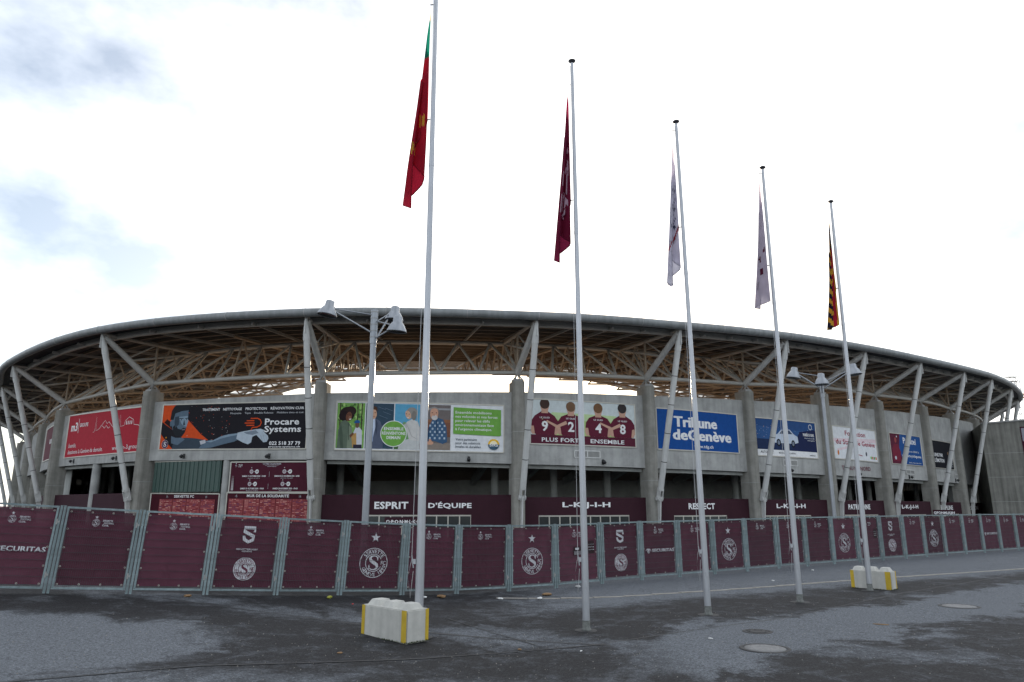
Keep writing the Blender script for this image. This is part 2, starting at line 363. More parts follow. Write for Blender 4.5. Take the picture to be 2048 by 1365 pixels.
    def star(s, cx, cy, r, col):
        p = [(cx + (r if i % 2 == 0 else r * .4) * sin(i * pi / 5), cy + (r if i % 2 == 0 else r * .4) * cos(i * pi / 5)) for i in range(10)]; s.raw(p, [tuple(range(10))], col)
    def big_s(s, cx, cy, h, col):
        c = [(.80, .74), (.77, .85), (.66, .95), (.48, .97), (.32, .92), (.24, .80), (.28, .66), (.42, .56), (.58, .47), (.74, .36), (.78, .22), (.70, .09), (.52, .03), (.34, .05), (.22, .15), (.18, .27)]
        wd = [.10, .07, .07, .07, .12, .19, .22, .23, .23, .22, .19, .12, .07, .07, .07, .10]
        q = [(cx + (x - .5) * h, cy + (y - .5) * h) for x, y in c]
        s.stroke(q, [w * h for w in wd], col); s.stroke([(q[0][0], q[0][1] - .08 * h), (q[0][0] + .02 * h, q[0][1] + .22 * h)], .05 * h, col); s.stroke([(q[-1][0], q[-1][1] + .08 * h), (q[-1][0] - .02 * h, q[-1][1] - .24 * h)], .05 * h, col)
    def crest(s, cx, cy, r, col, words=True, low='GENEVE 1890'):
        s.ring(cx, cy, r * .955, r, col); s.ring(cx, cy, r * .55, r * .60, col, 30, .45, 2 * pi - .45); s.big_s(cx, cy, r * .98, col)
        if words:
            s.arc_text('SERVETTE', cx, cy, r * .78, r * .25, col, pi / 2, 2.1); s.arc_text(low, cx, cy, r * .78, r * .23, col, -pi / 2 + .1, 2.5 if len(low) < 14 else 3.3, True)
            vs, fs, bb = text_mesh('FC', .02); k = r * .27 / .72; s.raw([(cx + r * .50 + x * k * .8, cy - r * .13 + y * k) for x, y in vs], fs, col)
    def shield_s(s, cx, cy, h, col):
        p = [(.88, .66), (.88, .92), (.14, .92), (.14, .70), (.86, .40), (.80, .20), (.5, .07), (.2, .22), (.13, .44)]
        s.stroke([(cx + (x - .5) * h * .86, cy + (y - .5) * h) for x, y in p], [.2 * h * a for a in (.8, 1, 1, 1, 1, 1, 1, 1, .8)], col)
    def build(s, name, parent, fn, m='ink', step=0.0007, base=0.003):
        mb = MB(); mb.v = [Vector(fn(x, y, base + l * step)) for x, y, l in s.v]; mb.f = s.f; mb.sm = [False] * len(s.f); mb.c = s.c
        return mb.build(name, m, parent)

# ------------------------------------------------------------------ ground
GX = [(-200, 1.0), (-40, 1.0), (-20, .9), (-14, .71), (-11.75, .56), (-10, .45), (-8.4, .34), (-6.75, .23), (-5.1, .13), (-3.4, .03), (-1.8, -.04), (-.1, -.07), (1.5, -.07), (3.3, -.03), (5, 0), (8, .03), (11.6, .08), (15, .1), (25, .14), (60, .15), (400, .15)]
def gz(x):
    x = max(-199, min(399, x))
    for (a, za), (b, zb) in zip(GX, GX[1:]):
        if a <= x <= b: t = (x - a) / (b - a); return za + (zb - za) * t
    return 0.0
def ground():
    xs = sorted(set([-3000, -800, 800, 3000] + [a for a, _ in GX] + [i * 1.5 for i in range(-18, 24)]))
    ys = [-200, -20, 0, 5, 10, 20, 30, 40, 55, 80, 150, 400, 4000]
    mb = MB(); mb.grid([[(x, y, gz(x)) for x in xs] for y in ys])
    g = mb.build('ground', 'asphalt'); structure(g, 'dark grey asphalt forecourt with damp and dry patches')
    def strip(name, pts, w, m, lift=0.004, sub=0.7):
        q = []
        for (x0, y0), (x1, y1) in zip(pts, pts[1:]):
            n = max(1, int(math.hypot(x1 - x0, y1 - y0) / sub)); q += [(x0 + (x1 - x0) * i / n, y0 + (y1 - y0) * i / n) for i in range(n)]
        q.append(pts[-1]); a = []; b = []
        for i, (x, y) in enumerate(q):
            x0, y0 = q[max(i - 1, 0)]; x1, y1 = q[min(i + 1, len(q) - 1)]; d = math.hypot(x1 - x0, y1 - y0); nx, ny = -(y1 - y0) / d, (x1 - x0) / d
            ww = w * random.uniform(.55, 1.25) / 2; jx = random.uniform(-.02, .02)
            a.append((x + nx * (ww + jx), y + ny * (ww + jx), gz(x) + lift)); b.append((x - nx * (ww - jx), y - ny * (ww - jx), gz(x) + lift))
        mb = MB(); mb.grid([a, b]); o = mb.build(name, m); structure(o); return o
    strip('tar_seam', [(-9.0, 19.4), (-4.3, 17.75), (-1.1, 16.55), (2.0, 15.45)], .09, 'tar')
    strip('tar_seam', [(-7.3, 10.8), (-5.1, 12.6), (-.3, 14.65), (1.9, 15.6)], .07, 'tar', .0085)
    strip('tar_seam', [(2.0, 15.75), (6.6, 18.5), (12.2, 23.3), (20.4, 29.6)], .05, 'tar')
    strip('tar_seam', [(-1.6, 18.9), (-.4, 16.9), (.5, 15.5)], .05, 'tar', .012)
    # gutter of concrete kerb stones, one by one
    k = bpy.data.objects.new('kerb', None); COL.objects.link(k); structure(k, 'flush gutter of pale concrete stones curving along the fence')
    ks = [(-.5, 23.25), (1.5, 23.15), (3.5, 23.35), (7.2, 24.75), (12.4, 27.15), (22, 31.7), (34, 37.4), (48, 44)]
    # walk along the polyline
    q = []
    for i in range(len(ks) - 1):
        p0 = ks[max(i - 1, 0)]; p1 = ks[i]; p2 = ks[i + 1]; p3 = ks[min(i + 2, len(ks) - 1)]
        for j in range(24):
            t = j / 24; q.append(tuple(.5 * ((2 * p1[a]) + (-p0[a] + p2[a]) * t + (2 * p0[a] - 5 * p1[a] + 4 * p2[a] - p3[a]) * t * t + (-p0[a] + 3 * p1[a] - 3 * p2[a] + p3[a]) * t ** 3) for a in (0, 1)))
    stone = MB(); stone.box((0, 0, .0), (.97, .22, .06)); sm = stone.mesh('kerb_stone', 'gutter')
    d = 0; nxt = 0.5
    for (x0, y0), (x1, y1) in zip(q, q[1:]):
        l = math.hypot(x1 - x0, y1 - y0)
        while d + l > nxt:
            t = (nxt - d) / l; x, y = x0 + (x1 - x0) * t, y0 + (y1 - y0) * t
            o = link_mesh('kerb_stone', sm, k); o.location = (x, y, gz(x) - .018 + random.uniform(-.004, .004)); o.rotation_euler = (random.uniform(-.01, .01), 0, math.atan2(y1 - y0, x1 - x0)); nxt += 1.0
        d += l
ground()

# ------------------------------------------------------------------ stadium plan
def nv(deg): return Vector((sin(R(deg)), -cos(R(deg)), 0))
#        x      y     normal pillar_top wall_top wall_bottom band_top roof_edge_z
PLAN = [(-84.0, 123.0, -58, 13.4, 12.9, 7.1, 4.0, 18.3), (-72.3, 107.8, -54, 13.4, 12.9, 7.1, 4.0, 18.3), (-62.2, 95.1, -51, 13.41, 12.85, 7.1, 4.0, 18.25),
        (-51.1, 80.9, -47, 13.41, 12.75, 7.1, 4.0, 18.2), (-34.94, 68.43, -31, 13.55, 12.55, 6.98, 3.98, 18.5), (-16.68, 61.8, -2, 13.26, 12.42, 6.66, 3.85, 18.1),
        (0.49, 62.0, 16.5, 13.42, 12.55, 6.3, 3.57, 17.95), (12.61, 65.9, 24, 13.63, 12.82, 6.15, 3.48, 18.2), (23.5, 71.0, 31, 13.96, 13.13, 6.05, 3.45, 18.55),
        (33.58, 76.81, 36, 14.61, 13.46, 6.0, 3.42, 18.7), (42.77, 83.22, 40.5, 14.72, 13.85, 5.93, 3.4, 18.9), (52.56, 91.13, 44, 15.21, 14.22, 5.9, 3.35, 19.35),
        (61.21, 99.1, 48, 15.26, 14.67, 5.82, 3.3, 19.9), (70.71, 109.06, 52, 15.75, 15.2, 5.8, 3.3, 20.25),
        (80, 121, 60, 16, 15.4, 5.8, 3.3, 20.4), (87, 135, 68, 16, 15.4, 5.8, 3.3, 20.4), (91, 151, 78, 16, 15.4, 5.8, 3.3, 20.3), (92, 168, 90, 16, 15.4, 5.8, 3.3, 20.2),
        (88, 190, 108, 15.5, 15, 5.8, 3.3, 20), (76, 212, 128, 15, 14.5, 5.8, 3.3, 19.6), (55, 228, 150, 15, 14, 6, 3.4, 19.2), (25, 237, 170, 14.5, 13.5, 6, 3.4, 18.8),
        (-10, 239, 183, 14, 13, 6, 3.5, 18.6), (-45, 232, 200, 13.6, 13, 6.3, 3.6, 18.5), (-75, 215, 222, 13.5, 12.9, 6.5, 3.8, 18.4), (-94, 190, 250, 13.4, 12.9, 6.8, 4, 18.3),
        (-100, 163, 275, 13.4, 12.9, 7.1, 4, 18.3), (-94, 141, 294, 13.4, 12.9, 7.1, 4, 18.3)]
K0 = 3            # index of the first fully visible pillar
NP = len(PLAN)
P2 = [Vector((p[0], p[1], 0)) for p in PLAN]
NO = [nv(p[2]) for p in PLAN]
STRUT_OUT = [5.5] * NP
OUT = [P2[k] + NO[k] * STRUT_OUT[k] + Vector((0, 0, PLAN[k][7])) for k in range(NP)]
INNER_RISE = [1.0, 1.0, 1.0, 1.0, 1.3, 2.0, 2.1, 1.9, 1.2, .2, -.6, -.6, -.6, -.6] + [0.0] * NP
INN = [P2[k] - NO[k] * 27.0 + Vector((0, 0, PLAN[k][7] + INNER_RISE[k])) for k in range(NP)]
def cat(Ls, t):
    n = len(Ls); i = int(math.floor(t)); f = t - i; p0, p1, p2, p3 = (Ls[(i + j) % n] for j in (-1, 0, 1, 2))
    return 0.5 * ((2 * p1) + (p2 - p0) * f + (2 * p0 - 5 * p1 + 4 * p2 - p3) * f * f + (3 * p1 - p0 - 3 * p2 + p3) * f ** 3)
def roofp(t, r, dz=0.0):
    """point on the roof: t = bay coordinate, r = 0 outer edge .. 1 inner edge"""
    return cat(OUT, t).lerp(cat(INN, t), r) + Vector((0, 0, dz))
RP = 5.5 / 32.5   # pillar line in r
def bayp(k, s, z, off=0.0):
    """point on the facade of bay k (pillar k to k+1), slightly bowed outwards"""
    a, b = P2[k], P2[(k + 1) % NP]; d = (b - a).normalized(); n = Vector((d.y, -d.x, 0))
    p = a.lerp(b, s) + n * (off + 0.3 * 4 * s * (1 - s)); return Vector((p.x, p.y, z))
def bayval(k, s, c): return PLAN[k][c] * (1 - s) + PLAN[(k + 1) % NP][c] * s
def baylen(k): return (P2[(k + 1) % NP] - P2[k]).length

ST = thing('stadium', 'oval concrete stadium with a trussed steel roof ring carried on leaning white struts', 'stadium', (0, 62, 0))
def part(mb, name, m, parent=None): return mb.build(name, m, parent or ST)
VIS = list(range(0, 17))            # pillars worth their details
def stadium():
    # roof deck, purlins, edges
    N = NP * 8; ts = [i / 8 for i in range(N)]
    mb = MB(); rs = [0.0, .15, .3, .45, .6, .75, .84]
    mb.grid([[roofp(t, r, .14) for r in rs] for t in ts], closed=True); mb.grid([[roofp(t, r, .0) for r in reversed(rs)] for t in ts], closed=True)
    mb.grid([[roofp(t, 0, .0), roofp(t, 0, .14)] for t in ts], closed=True); mb.grid([[roofp(t, .84, .14), roofp(t, .84, 0)] for t in ts], closed=True)
    roof = part(mb, 'roof', 'deck')
    mb = MB(); mb.grid([[roofp(t, .845, .02), roofp(t, .985, .02)] for t in ts], closed=True)
    part(mb, 'skylight_strip', 'skylight', roof)
    def ring(name, m, r, dz, prof=None, rad=.3, outw=0.0, n=10):
        pts = [roofp(t, r, dz) + cat(NO, t).normalized() * outw for t in ts]; b = MB(); b.path(pts, rad, n, closed=True, prof=prof); return part(b, name, m, roof)
    ring('edge_tube', 'fascia', 0, .02, rad=.36, outw=.35, n=14)
    for i in range(NP * 3):
        t = i / 3; a = roofp(t, 0, .02) + cat(NO, t).normalized() * .35; b_ = roofp(t + .004, 0, .02) + cat(NO, t + .004).normalized() * .35; m = MB(); m.tube(a, b_, .375, n=14); part(m, 'tube_seam', 'grey_steel', roof)
    bx = lambda w, h: [(-w / 2, -h / 2), (w / 2, -h / 2), (w / 2, h / 2), (-w / 2, h / 2)]
    ring('edge_beam', 'pale_steel', .045, -.30, prof=bx(.22, .55))
    nr = 17
    for i in range(nr):
        r = .11 + (.985 - .11) * i / (nr - 1)
        ring('purlin', 'purlin', r, -.14, prof=bx(.14, .26))
    ring('inner_edge_girder', 'white_steel', 1.0, -.1, prof=bx(.35, .7))
    # rafters under the deck
    for i in range(NP * 4):
        t = i / 4
        b = MB(); b.path([roofp(t, .02, -.40), roofp(t, .5, -.40), roofp(t, 1, -.40)], .1, prof=bx(.12, .24)); part(b, 'rafter', 'grey_steel', roof)
    # ring truss, bay by bay
    def bot(k, s): p = bayp(k % NP, s, bayval(k % NP, s, 3) + .85, 0); return p
    def top(k, s):
        t = k + s; p = roofp(t, RP + 4.3 / 32.5, -.75); return p
    for k in range(NP):
        ln = baylen(k); n = 5 if ln > 15 else 4
        B = [bot(k, i / n) for i in range(n + 1)]; T = [top(k, (i + .5) / n) for i in range(n)]
        m = MB(); m.path([bot(k, i / 12) for i in range(13)], .19, 8); rt = part(m, 'ring_truss', 'pale_steel')
        m = MB(); m.path([top(k, i / 12) for i in range(13)], .21, 8); part(m, 'top_chord', 'pale_steel', rt)
        for i in range(n):
            for a, b_ in ((B[i], T[i]), (T[i], B[i + 1])):
                m = MB(); m.tube(a, b_, .125, n=7, cap=False); part(m, 'diagonal', 'pale_steel', rt)
    # radial cantilever trusses
    for i in range(NP * 2):
        t = i / 2; k = int(t); s = t - k
        b0 = bot(k, s); tipb = roofp(t, .97, -1.1); t0 = roofp(t, RP, -.45); m = MB()
        M = 9; bt = [b0.lerp(tipb, j / M) for j in range(M + 1)]; tp = [roofp(t, RP + (.97 - RP) * (j + .5) / M, -.5) for j in range(M)]
        m.path([bt[0], bt[M // 2], bt[M]], .14, 6); m.path([t0] + tp, .13, 6)
        for j in range(M): m.tube(bt[j], tp[j], .10, n=5, cap=False); m.tube(tp[j], bt[j + 1], .10, n=5, cap=False)
        if s == 0: m.tube(b0, t0, .12, n=6, cap=False)
        part(m, 'roof_truss', 'beige_steel')
    # inner tie rings of the trusses
    for r, dz in ((.40, -3.0), (.62, -2.3), (.80, -1.7)):
        b = MB(); b.path([roofp(t, r, dz) for t in ts], .10, 6, closed=True); part(b, 'tie_ring', 'beige_steel', roof)
    # pillars and struts
    for k in range(NP):
        p = P2[k]; n = NO[k]; u = Vector((-n.y, n.x, 0)); zt = PLAN[k][3]; m = MB()
        prof = []
        for a in range(9):
            th = pi * a / 8; prof.append((cos(th) * .52, .35 + sin(th) * .5))
        prof += [(-.52, -.9), (.52, -.9)]
        m.prism([(p.x + u.x * x + n.x * y, p.y + u.y * x + n.y * y) for x, y in prof], -.6, zt); pil = part(m, 'pillar', 'pillar_concrete')
        if k not in VIS: continue
        for zz in (5.0, 9.0):
            m = MB(); pf = [(x * 1.004, y * 1.004) for x, y in prof]; m.prism([(p.x + u.x * x + n.x * y, p.y + u.y * x + n.y * y) for x, y in pf], zz, zz + .03); part(m, 'casting_joint', 'inner_concrete', pil)
        m = MB(); bz = Vector((p.x, p.y, zt))
        m.box(bz + Vector((0, 0, .12)), (.9, .9, .24), (u, n, Vector((0, 0, 1))))
        for sx in (-1, 1):
            for sy in (-1, 1): m.tube(bz + u * .32 * sx + n * .32 * sy + Vector((0, 0, .2)), bz + Vector((0, 0, .8)), .07, n=6)
        m.lathe([(0, .95), (.26, .92), (.32, .8), (.26, .68), (0, .62)], bz, 10); part(m, 'bearing', 'grey_steel', pil)
        # strut: foot plate, pin, tube with bands, head
        O = OUT[k] - Vector((0, 0, .25)); h = p + n * 1.25 + Vector((0, 0, 3.45)); d = (O - h).normalized(); ft = p + n * 1.0 + Vector((0, 0, gz(p.x) - .1))
        m = MB(); m.tube(h + d * .7, O - d * 1.6, .265, n=14); st = part(m, 'strut', 'white_steel')
        m = MB(); m.tube(O - d * 1.9, O - d * 1.25, .30, .27, n=12); m.tube(O - d * 1.25, O, .27, .10, n=10)
        m.box(O - d * .7, (.05, .62, 1.3), (u, n, Vector((0, 0, 1)))); part(m, 'strut_head', 'white_steel', st)
        L_ = (O - h).length
        for j in range(1, 5):
            c = h + d * (.7 + (L_ - 2.3) * j / 5); m = MB(); m.tube(c, c + d * .06, .275, n=14); part(m, 'joint_band', 'black_plastic', st)
        m = MB()
        for sx in (-.16, .16): m.box(h + u * sx + d * .35, (.06, .52, 1.1), (u, d.cross(u).normalized(), d))
        m.tube(h - u * .3, h + u * .3, .2, n=12); part(m, 'hinge', 'white_steel', st)
        m = MB()
        for sx in (-.05, .05):
            m.add([h + u * sx + n * .24 + Vector((0, 0, .1)), h + u * sx - n * .24 + Vector((0, 0, .1)), ft + u * sx - n * .12, ft + u * sx + n * .12], [(0, 1, 2, 3)])
        q = len(m.v); m.add([m.v[0], m.v[1], m.v[2], m.v[3], m.v[4], m.v[5], m.v[6], m.v[7]], [(0, 4, 5, 1), (1, 5, 6, 2), (2, 6, 7, 3), (3, 7, 4, 0)])
        part(m, 'strut_foot', 'white_steel', st)
        # bracket: raking arm from the bearing to the strut head, tie back to the ring truss
        b0 = Vector((p.x, p.y, zt + .85)); T = roofp(k, RP + 4.3 / 32.5, -.75); Oi = O - n * .3 - Vector((0, 0, .25))
        m = MB(); m.tube(b0, Oi, .30, .27, n=12); br = part(m, 'raking_arm', 'white_steel')
        m = MB(); m.tube(O, T, .17, n=8); part(m, 'tie', 'pale_steel', br)
        mid = b0.lerp(Oi, .5); m = MB(); m.tube(mid, T, .11, n=7); m.tube(b0, T, .14, n=7); m.tube(b0.lerp(Oi, .55), O.lerp(T, .55), .07, n=6); part(m, 'brace', 'pale_steel', br)
    # walls, stands, concourse
    for k in range(NP):
        ln = baylen(k); e = .46 / ln; n = 14; m = MB(); S = [e + (1 - 2 * e) * i / n for i in range(n + 1)]
        f = [[bayp(k, s, bayval(k, s, 5)), bayp(k, s, bayval(k, s, 4))] for s in S]; b = [[bayp(k, s, bayval(k, s, 4), -.35), bayp(k, s, bayval(k, s, 5), -.35)] for s in S]
        m.grid(f, False); m.grid(b, False); m.grid([[f[i][1], b[i][0]] for i in range(n + 1)], False); m.grid([[b[i][1], f[i][0]] for i in range(n + 1)], False)
        for q in (0, n): m.add([f[q][0], f[q][1], b[q][0], b[q][1]], [(0, 1, 2, 3)])
        w = part(m, 'wall_panel', 'concrete')
        if k in VIS[:-1]:
            # formwork joints and tie holes
            nj = max(3, int(ln / 3.2)); 
            for j in range(1, nj):
                s = e + (1 - 2 * e) * j / nj; m = MB(); z0, z1 = bayval(k, s, 5), bayval(k, s, 4); a = bayp(k, s, z0, .002); ds = .012 / ln
                m.add([bayp(k, s - ds, z0, .003), bayp(k, s + ds, z0, .003), bayp(k, s + ds, z1, .003), bayp(k, s - ds, z1, .003)], [(0, 1, 2, 3)]); part(m, 'formwork_joint', 'inner_concrete', w)
            m = MB()
            for j in range(int(ln / 1.1)):
                s = e * 1.6 + (1 - 3.2 * e) * (j + .5) / int(ln / 1.1)
                for zf in (.09, .95):
                    z = bayval(k, s, 5) + (bayval(k, s, 4) - bayval(k, s, 5)) * zf; ds = .045 / ln
                    m.add([bayp(k, s + ds * cos(a * pi / 3), z + .045 * sin(a * pi / 3), .004) for a in range(6)], [(0, 1, 2, 3, 4, 5)])
            h = part(m, 'tie_holes', 'inner_concrete', w); h['kind'] = 'stuff'
        # raked stand slab inside
        m = MB(); cols = []
        for i in range(7):
            s = i / 6; n_ = NO[k].lerp(NO[(k + 1) % NP], s).normalized(); base = bayp(k, s, 0, -.4); wt = bayval(k, s, 4)
            o1 = base + Vector((0, 0, wt - 1.3)); i1 = base - n_ * 30 + Vector((0, 0, 2.0)); cols.append([o1, i1, i1 - Vector((0, 0, .5)), o1 - Vector((0, 0, .5)), o1])
        m.grid(cols, False); part(m, 'stand', 'stand')
        m = MB(); cols = []
        for i in range(5):
            s = i / 4; n_ = NO[k].lerp(NO[(k + 1) % NP], s).normalized(); base = bayp(k, s, 0, -.4) - n_ * 17; cols.append([base - Vector((0, 0, .6)), base + Vector((0, 0, 6.6))])
        m.grid(cols, False); part(m, 'concourse_wall', 'inner_concrete')  # inner back wall, put in to keep light out of the concourse
    for k in list(range(0, 3)) + list(range(12, NP)):
        m = MB(); m.grid([[bayp(k, i / 6, -.6, -1.6), bayp(k, i / 6, bayval(k, i / 6, 5) + .6, -1.6)] for i in range(7)], False); part(m, 'sky_block_wall', 'inner_concrete')  # walls added behind the openings so no sky shows through the concourse
    for i in range(NP * 2):
        t = i / 2; k = int(t); s = t - k
        if not (0 <= k < 16): continue
        n_ = NO[k].lerp(NO[(k + 1) % NP], s).normalized(); u = Vector((-n_.y, n_.x, 0)); base = bayp(k, s, 0, -.5); wt = bayval(k, s, 4)
        a = base + Vector((0, 0, wt - 2.3)); b = base - n_ * 16 + Vector((0, 0, wt - 2.3 - 16 * (wt - 3.3) / 30)); d = (b - a).normalized(); m = MB()
        m.box((a + b) / 2, (.45, (b - a).length, .8), (u, d, u.cross(d))); part(m, 'raker_beam', 'inner_concrete')
        c = base - n_ * 7; m = MB(); m.tube(c - Vector((0, 0, .5)), c + Vector((0, 0, wt - 2.3 - 7 * (wt - 3.3) / 30)), .35, n=12); part(m, 'concourse_column', 'inner_concrete')
        if s == 0 or k < 3: continue
    for k in range(2, 14):
        m = MB(); m.path([bayp(k, .04 + .92 * i / 10, bayval(k, i / 10, 5) - .18, -.7) for i in range(11)], .1, prof=[(-.1, -.15), (.1, -.15), (.1, .15), (-.1, .15)]); part(m, 'lintel_pipe_tray', 'inner_concrete')
stadium()

# ------------------------------------------------------------------ stadium ground floor: maroon fascia, doors, lettering
def bay_patch(k, s0, s1, z0, z1, off0, off1, n=8):
    """curved slab on bay k between two depths"""
    m = MB(); S = [s0 + (s1 - s0) * i / n for i in range(n + 1)]
    m.grid([[bayp(k, s, z0, off1), bayp(k, s, z1, off1)] for s in S], False); m.grid([[bayp(k, s, z1, off0), bayp(k, s, z0, off0)] for s in S], False)
    m.grid([[bayp(k, s, z1, off1), bayp(k, s, z1, off0)] for s in S], False); m.grid([[bayp(k, s, z0, off0), bayp(k, s, z0, off1)] for s in S], False)
    for s in (s0, s1): m.add([bayp(k, s, z0, off0), bayp(k, s, z1, off0), bayp(k, s, z1, off1), bayp(k, s, z0, off1)], [(0, 1, 2, 3)])
    return m
def bay_text(k, body, s0, s1, z0, z1, off, parent, m='white_letter', bold=.032, depth=.04):
    vs, fs, (x0, y0, x1, y1) = text_mesh(body, bold); mb = MB()
    f = lambda x, y, o: bayp(k, s0 + (s1 - s0) * (x - x0) / (x1 - x0), z0 + (z1 - z0) * (y - y0) / (y1 - y0), off + o)
    mb.add([f(x, y, depth) for x, y in vs], fs); mb.build('lettering', m, parent)
def concourse():
    PIL = .55
    #      bay, band bottom, door s0, s1, words
    data = {3: (2.1, None, []), 5: (2.05, (.263, .77), [('ESPRIT', .294, .461), ("D'ÉQUIPE", .559, .772)]), 6: (2.0, (.147, .819), [('L-K-J-I-H', .314, .671)]),
            7: (1.95, (.198, .708), [('RESPECT', .331, .586)]), 8: (1.9, (.1, .7), [('L-K-J-I-H', .263, .628)]), 9: (1.9, (.2, .8), [('PATRIMOINE', .263, .642)]), 10: (1.85, (.2, .8), [('L-K-J-I-H', .267, .609)]),
            11: (1.85, (.2, .8), [('DISCIPLINE', .10, .566)]), 12: (1.85, None, [('PASSION', .1, .56)]), 13: (1.85, None, []), 2: (2.1, None, [])}
    for k, (zb, door, words) in data.items():
        e = PIL / baylen(k); zt = bayval(k, .5, 6)
        b = bay_patch(k, e, 1 - e, zb, zt, -.25, -.10).build('fascia_board', 'maroon_panel', ST)
        for w, a, c in words: bay_text(k, w, a, c, zt - .98 if k > 5 else 2.53, (zt - .42) if k > 5 else 3.13, -.095, b)
        g0, g1 = door if door else (e, e)
        for a, c in ((e, g0), (g1, 1 - e)):
            if c - a > .02: bay_patch(k, a, c, -.5, zb, -.25, -.101).build('fascia_post', 'maroon_panel', b)
        if door:
            nd = max(4, int((g1 - g0) * baylen(k) / .95))
            for i in range(nd):
                a = g0 + (g1 - g0) * i / nd; c = g0 + (g1 - g0) * (i + 1) / nd; w = .05 / baylen(k)
                dr = bay_patch(k, a + w, c - w, -.4, zb - .12, -.20, -.17, 1).build('door', 'dark_glass', b)
                for aa, cc, z0, z1 in ((a, a + w, -.4, zb), (c - w, c, -.4, zb), (a + w, c - w, zb - .12, zb - .002)):
                    bay_patch(k, aa, cc, z0, z1, -.24, -.13, 1).build('door_frame', 'aluminium', b)
    # bay with supporters' wall: mullion column, green cladding, boards
    k = 4
    m = MB(); c = bayp(k, .505, 0, -.32); m.tube(c - Vector((0, 0, .5)), c + Vector((0, 0, 6.8)), .34, n=16); part(m, 'slim_column', 'concrete')
    g = bay_patch(k, .064, .478, 4.03, 6.82, -.3, -.16).build('green_cladding', 'green_cladding', ST)
    n = 16
    for i in range(n):
        s = .064 + .414 * (i + .5) / n; m = bay_patch(k, s - .006, s + .006, 4.05, 6.80, -.16, -.12, 1); m.build('cladding_rib', 'green_cladding', g)
    bay_patch(k, .06, .482, 6.80, 6.86, -.3, -.10).build('cladding_trim', 'aluminium', g)
    m = MB(); c = bayp(3, .508, 0, -.3); m.tube(c - Vector((0, 0, .5)), c + Vector((0, 0, 7.0)), .42, n=16); part(m, 'slim_column', 'concrete')
    # little lamps and vents on the wall
    for k, s, z in ((3, .246, 7.52), (3, .736, 7.43), (4, .256, 7.28), (4, .748, 7.06), (5, .26, 6.82), (5, .756, 6.7), (6, .62, 6.6), (8, .45, 6.35), (9, .466, 6.25), (10, .476, 6.2), (11, .8, 6.2)):
        d = (P2[k + 1] - P2[k]).normalized(); n = Vector((d.y, -d.x, 0)); c = bayp(k, s, z); U = (d, n, Vector((0, 0, 1)))
        m = MB(); m.box(c + n * .04, (.2, .08, .45), U); m.box(c + n * .2, (.12, .26, .09), U); wl = part(m, 'wall_lamp', 'black_plastic')
        m = MB(); m.lathe([(0, -.1), (.13, -.1), (.16, .12), (0, .14)], c + n * .33 + Vector((0, 0, -.02)), 10, n + Vector((0, 0, -.9))); part(m, 'lamp_head', 'black_plastic', wl)
    for k, s0, s1, z0, z1 in ((6, .406, .598, 6.94, 7.54), (8, .38, .56, 6.8, 7.35), (10, .42, .6, 6.55, 7.05), (11, .80, .93, 6.5, 7.0)):
        v = bay_patch(k, s0, s1, z0, z1, 0, .03, 2).build('vent', 'concrete', ST); 
        for j in range(7):
            z = z0 + .06 + (z1 - z0 - .12) * j / 6; bay_patch(k, s0 + .008, s1 - .008, z - .02, z + .02, .03, .06, 2).build('vent_slat', 'grey_steel', v)
        t = .05 / baylen(k)
        for q in ((s0 - t, s0 + t, z0, z1), (s1 - t, s1 + t, z0, z1), ((s0 + s1) / 2 - t, (s0 + s1) / 2 + t, z0, z1)): bay_patch(k, *q, .031, .075, 1).build('vent_frame', 'white_steel', v)
        for z in (z0, z1): bay_patch(k, s0, s1, z - .05, z + .05, .03, .07, 2).build('vent_frame', 'white_steel', v)
    bay_text(9, 'TRIBUNE NORD', .212, .721, 6.62, 7.08, .003, ST, 'maroon_letter', .015, .03)
concourse()

# ------------------------------------------------------------------ large printed boards hung on the stadium
def board(name, k, s0, s1, z0, z1, base, label, cat_, off=.04, group=None, n=10, skew=(0, 0)):
    """skew = extra z at the right end of bottom and top edge"""
    Wd = (s1 - s0) * baylen(k); H = z1 - z0
    def fn(x, y, o):
        f = x / Wd; s = s0 + (s1 - s0) * f; a = z0 + skew[0] * f; b = z1 + skew[1] * f; return bayp(k, s, a + (b - a) * y / H, off + o)
    org = fn(Wd / 2, 0, 0); th = thing(name, label, cat_, org, group)
    mb = MB(); S = [Wd * i / n for i in range(n + 1)]
    mb.grid([[fn(x, 0, 0), fn(x, H, 0)] for x in S], False); mb.grid([[fn(x, H, -.03), fn(x, 0, -.03)] for x in S], False)
    mb.grid([[fn(x, H, 0), fn(x, H, -.03)] for x in S], False); mb.grid([[fn(x, 0, -.03), fn(x, 0, 0)] for x in S], False)
    for x in (0, Wd): mb.add([fn(x, 0, 0), fn(x, H, 0), fn(x, H, -.03), fn(x, 0, -.03)], [(0, 1, 2, 3)])
    mb.c = [base] * len(mb.f); mb.build('sheet', 'ink', th)
    fr = MB(); t = .05
    for pts in ([(x, 0) for x in S], [(x, H) for x in S], [(0, 0), (0, H)], [(Wd, 0), (Wd, H)]):
        fr.path([fn(x, y, .0) for x, y in pts], t, prof=[(-t, -t), (t, -t), (t, t), (-t, t)], up=Vector((0, 0, 1)) if pts[0][1] == pts[-1][1] else Vector((1, 0, 0)))
    fr.build('frame', 'aluminium', th)
    return th, PR(Wd, H), fn
def fit(p, body, u0, u1, v0, h, col=WHITE, bold=.02): p.text(body, u0, v0, h, col, u1 - u0, bold)
LG = rgb(205, 208, 212)
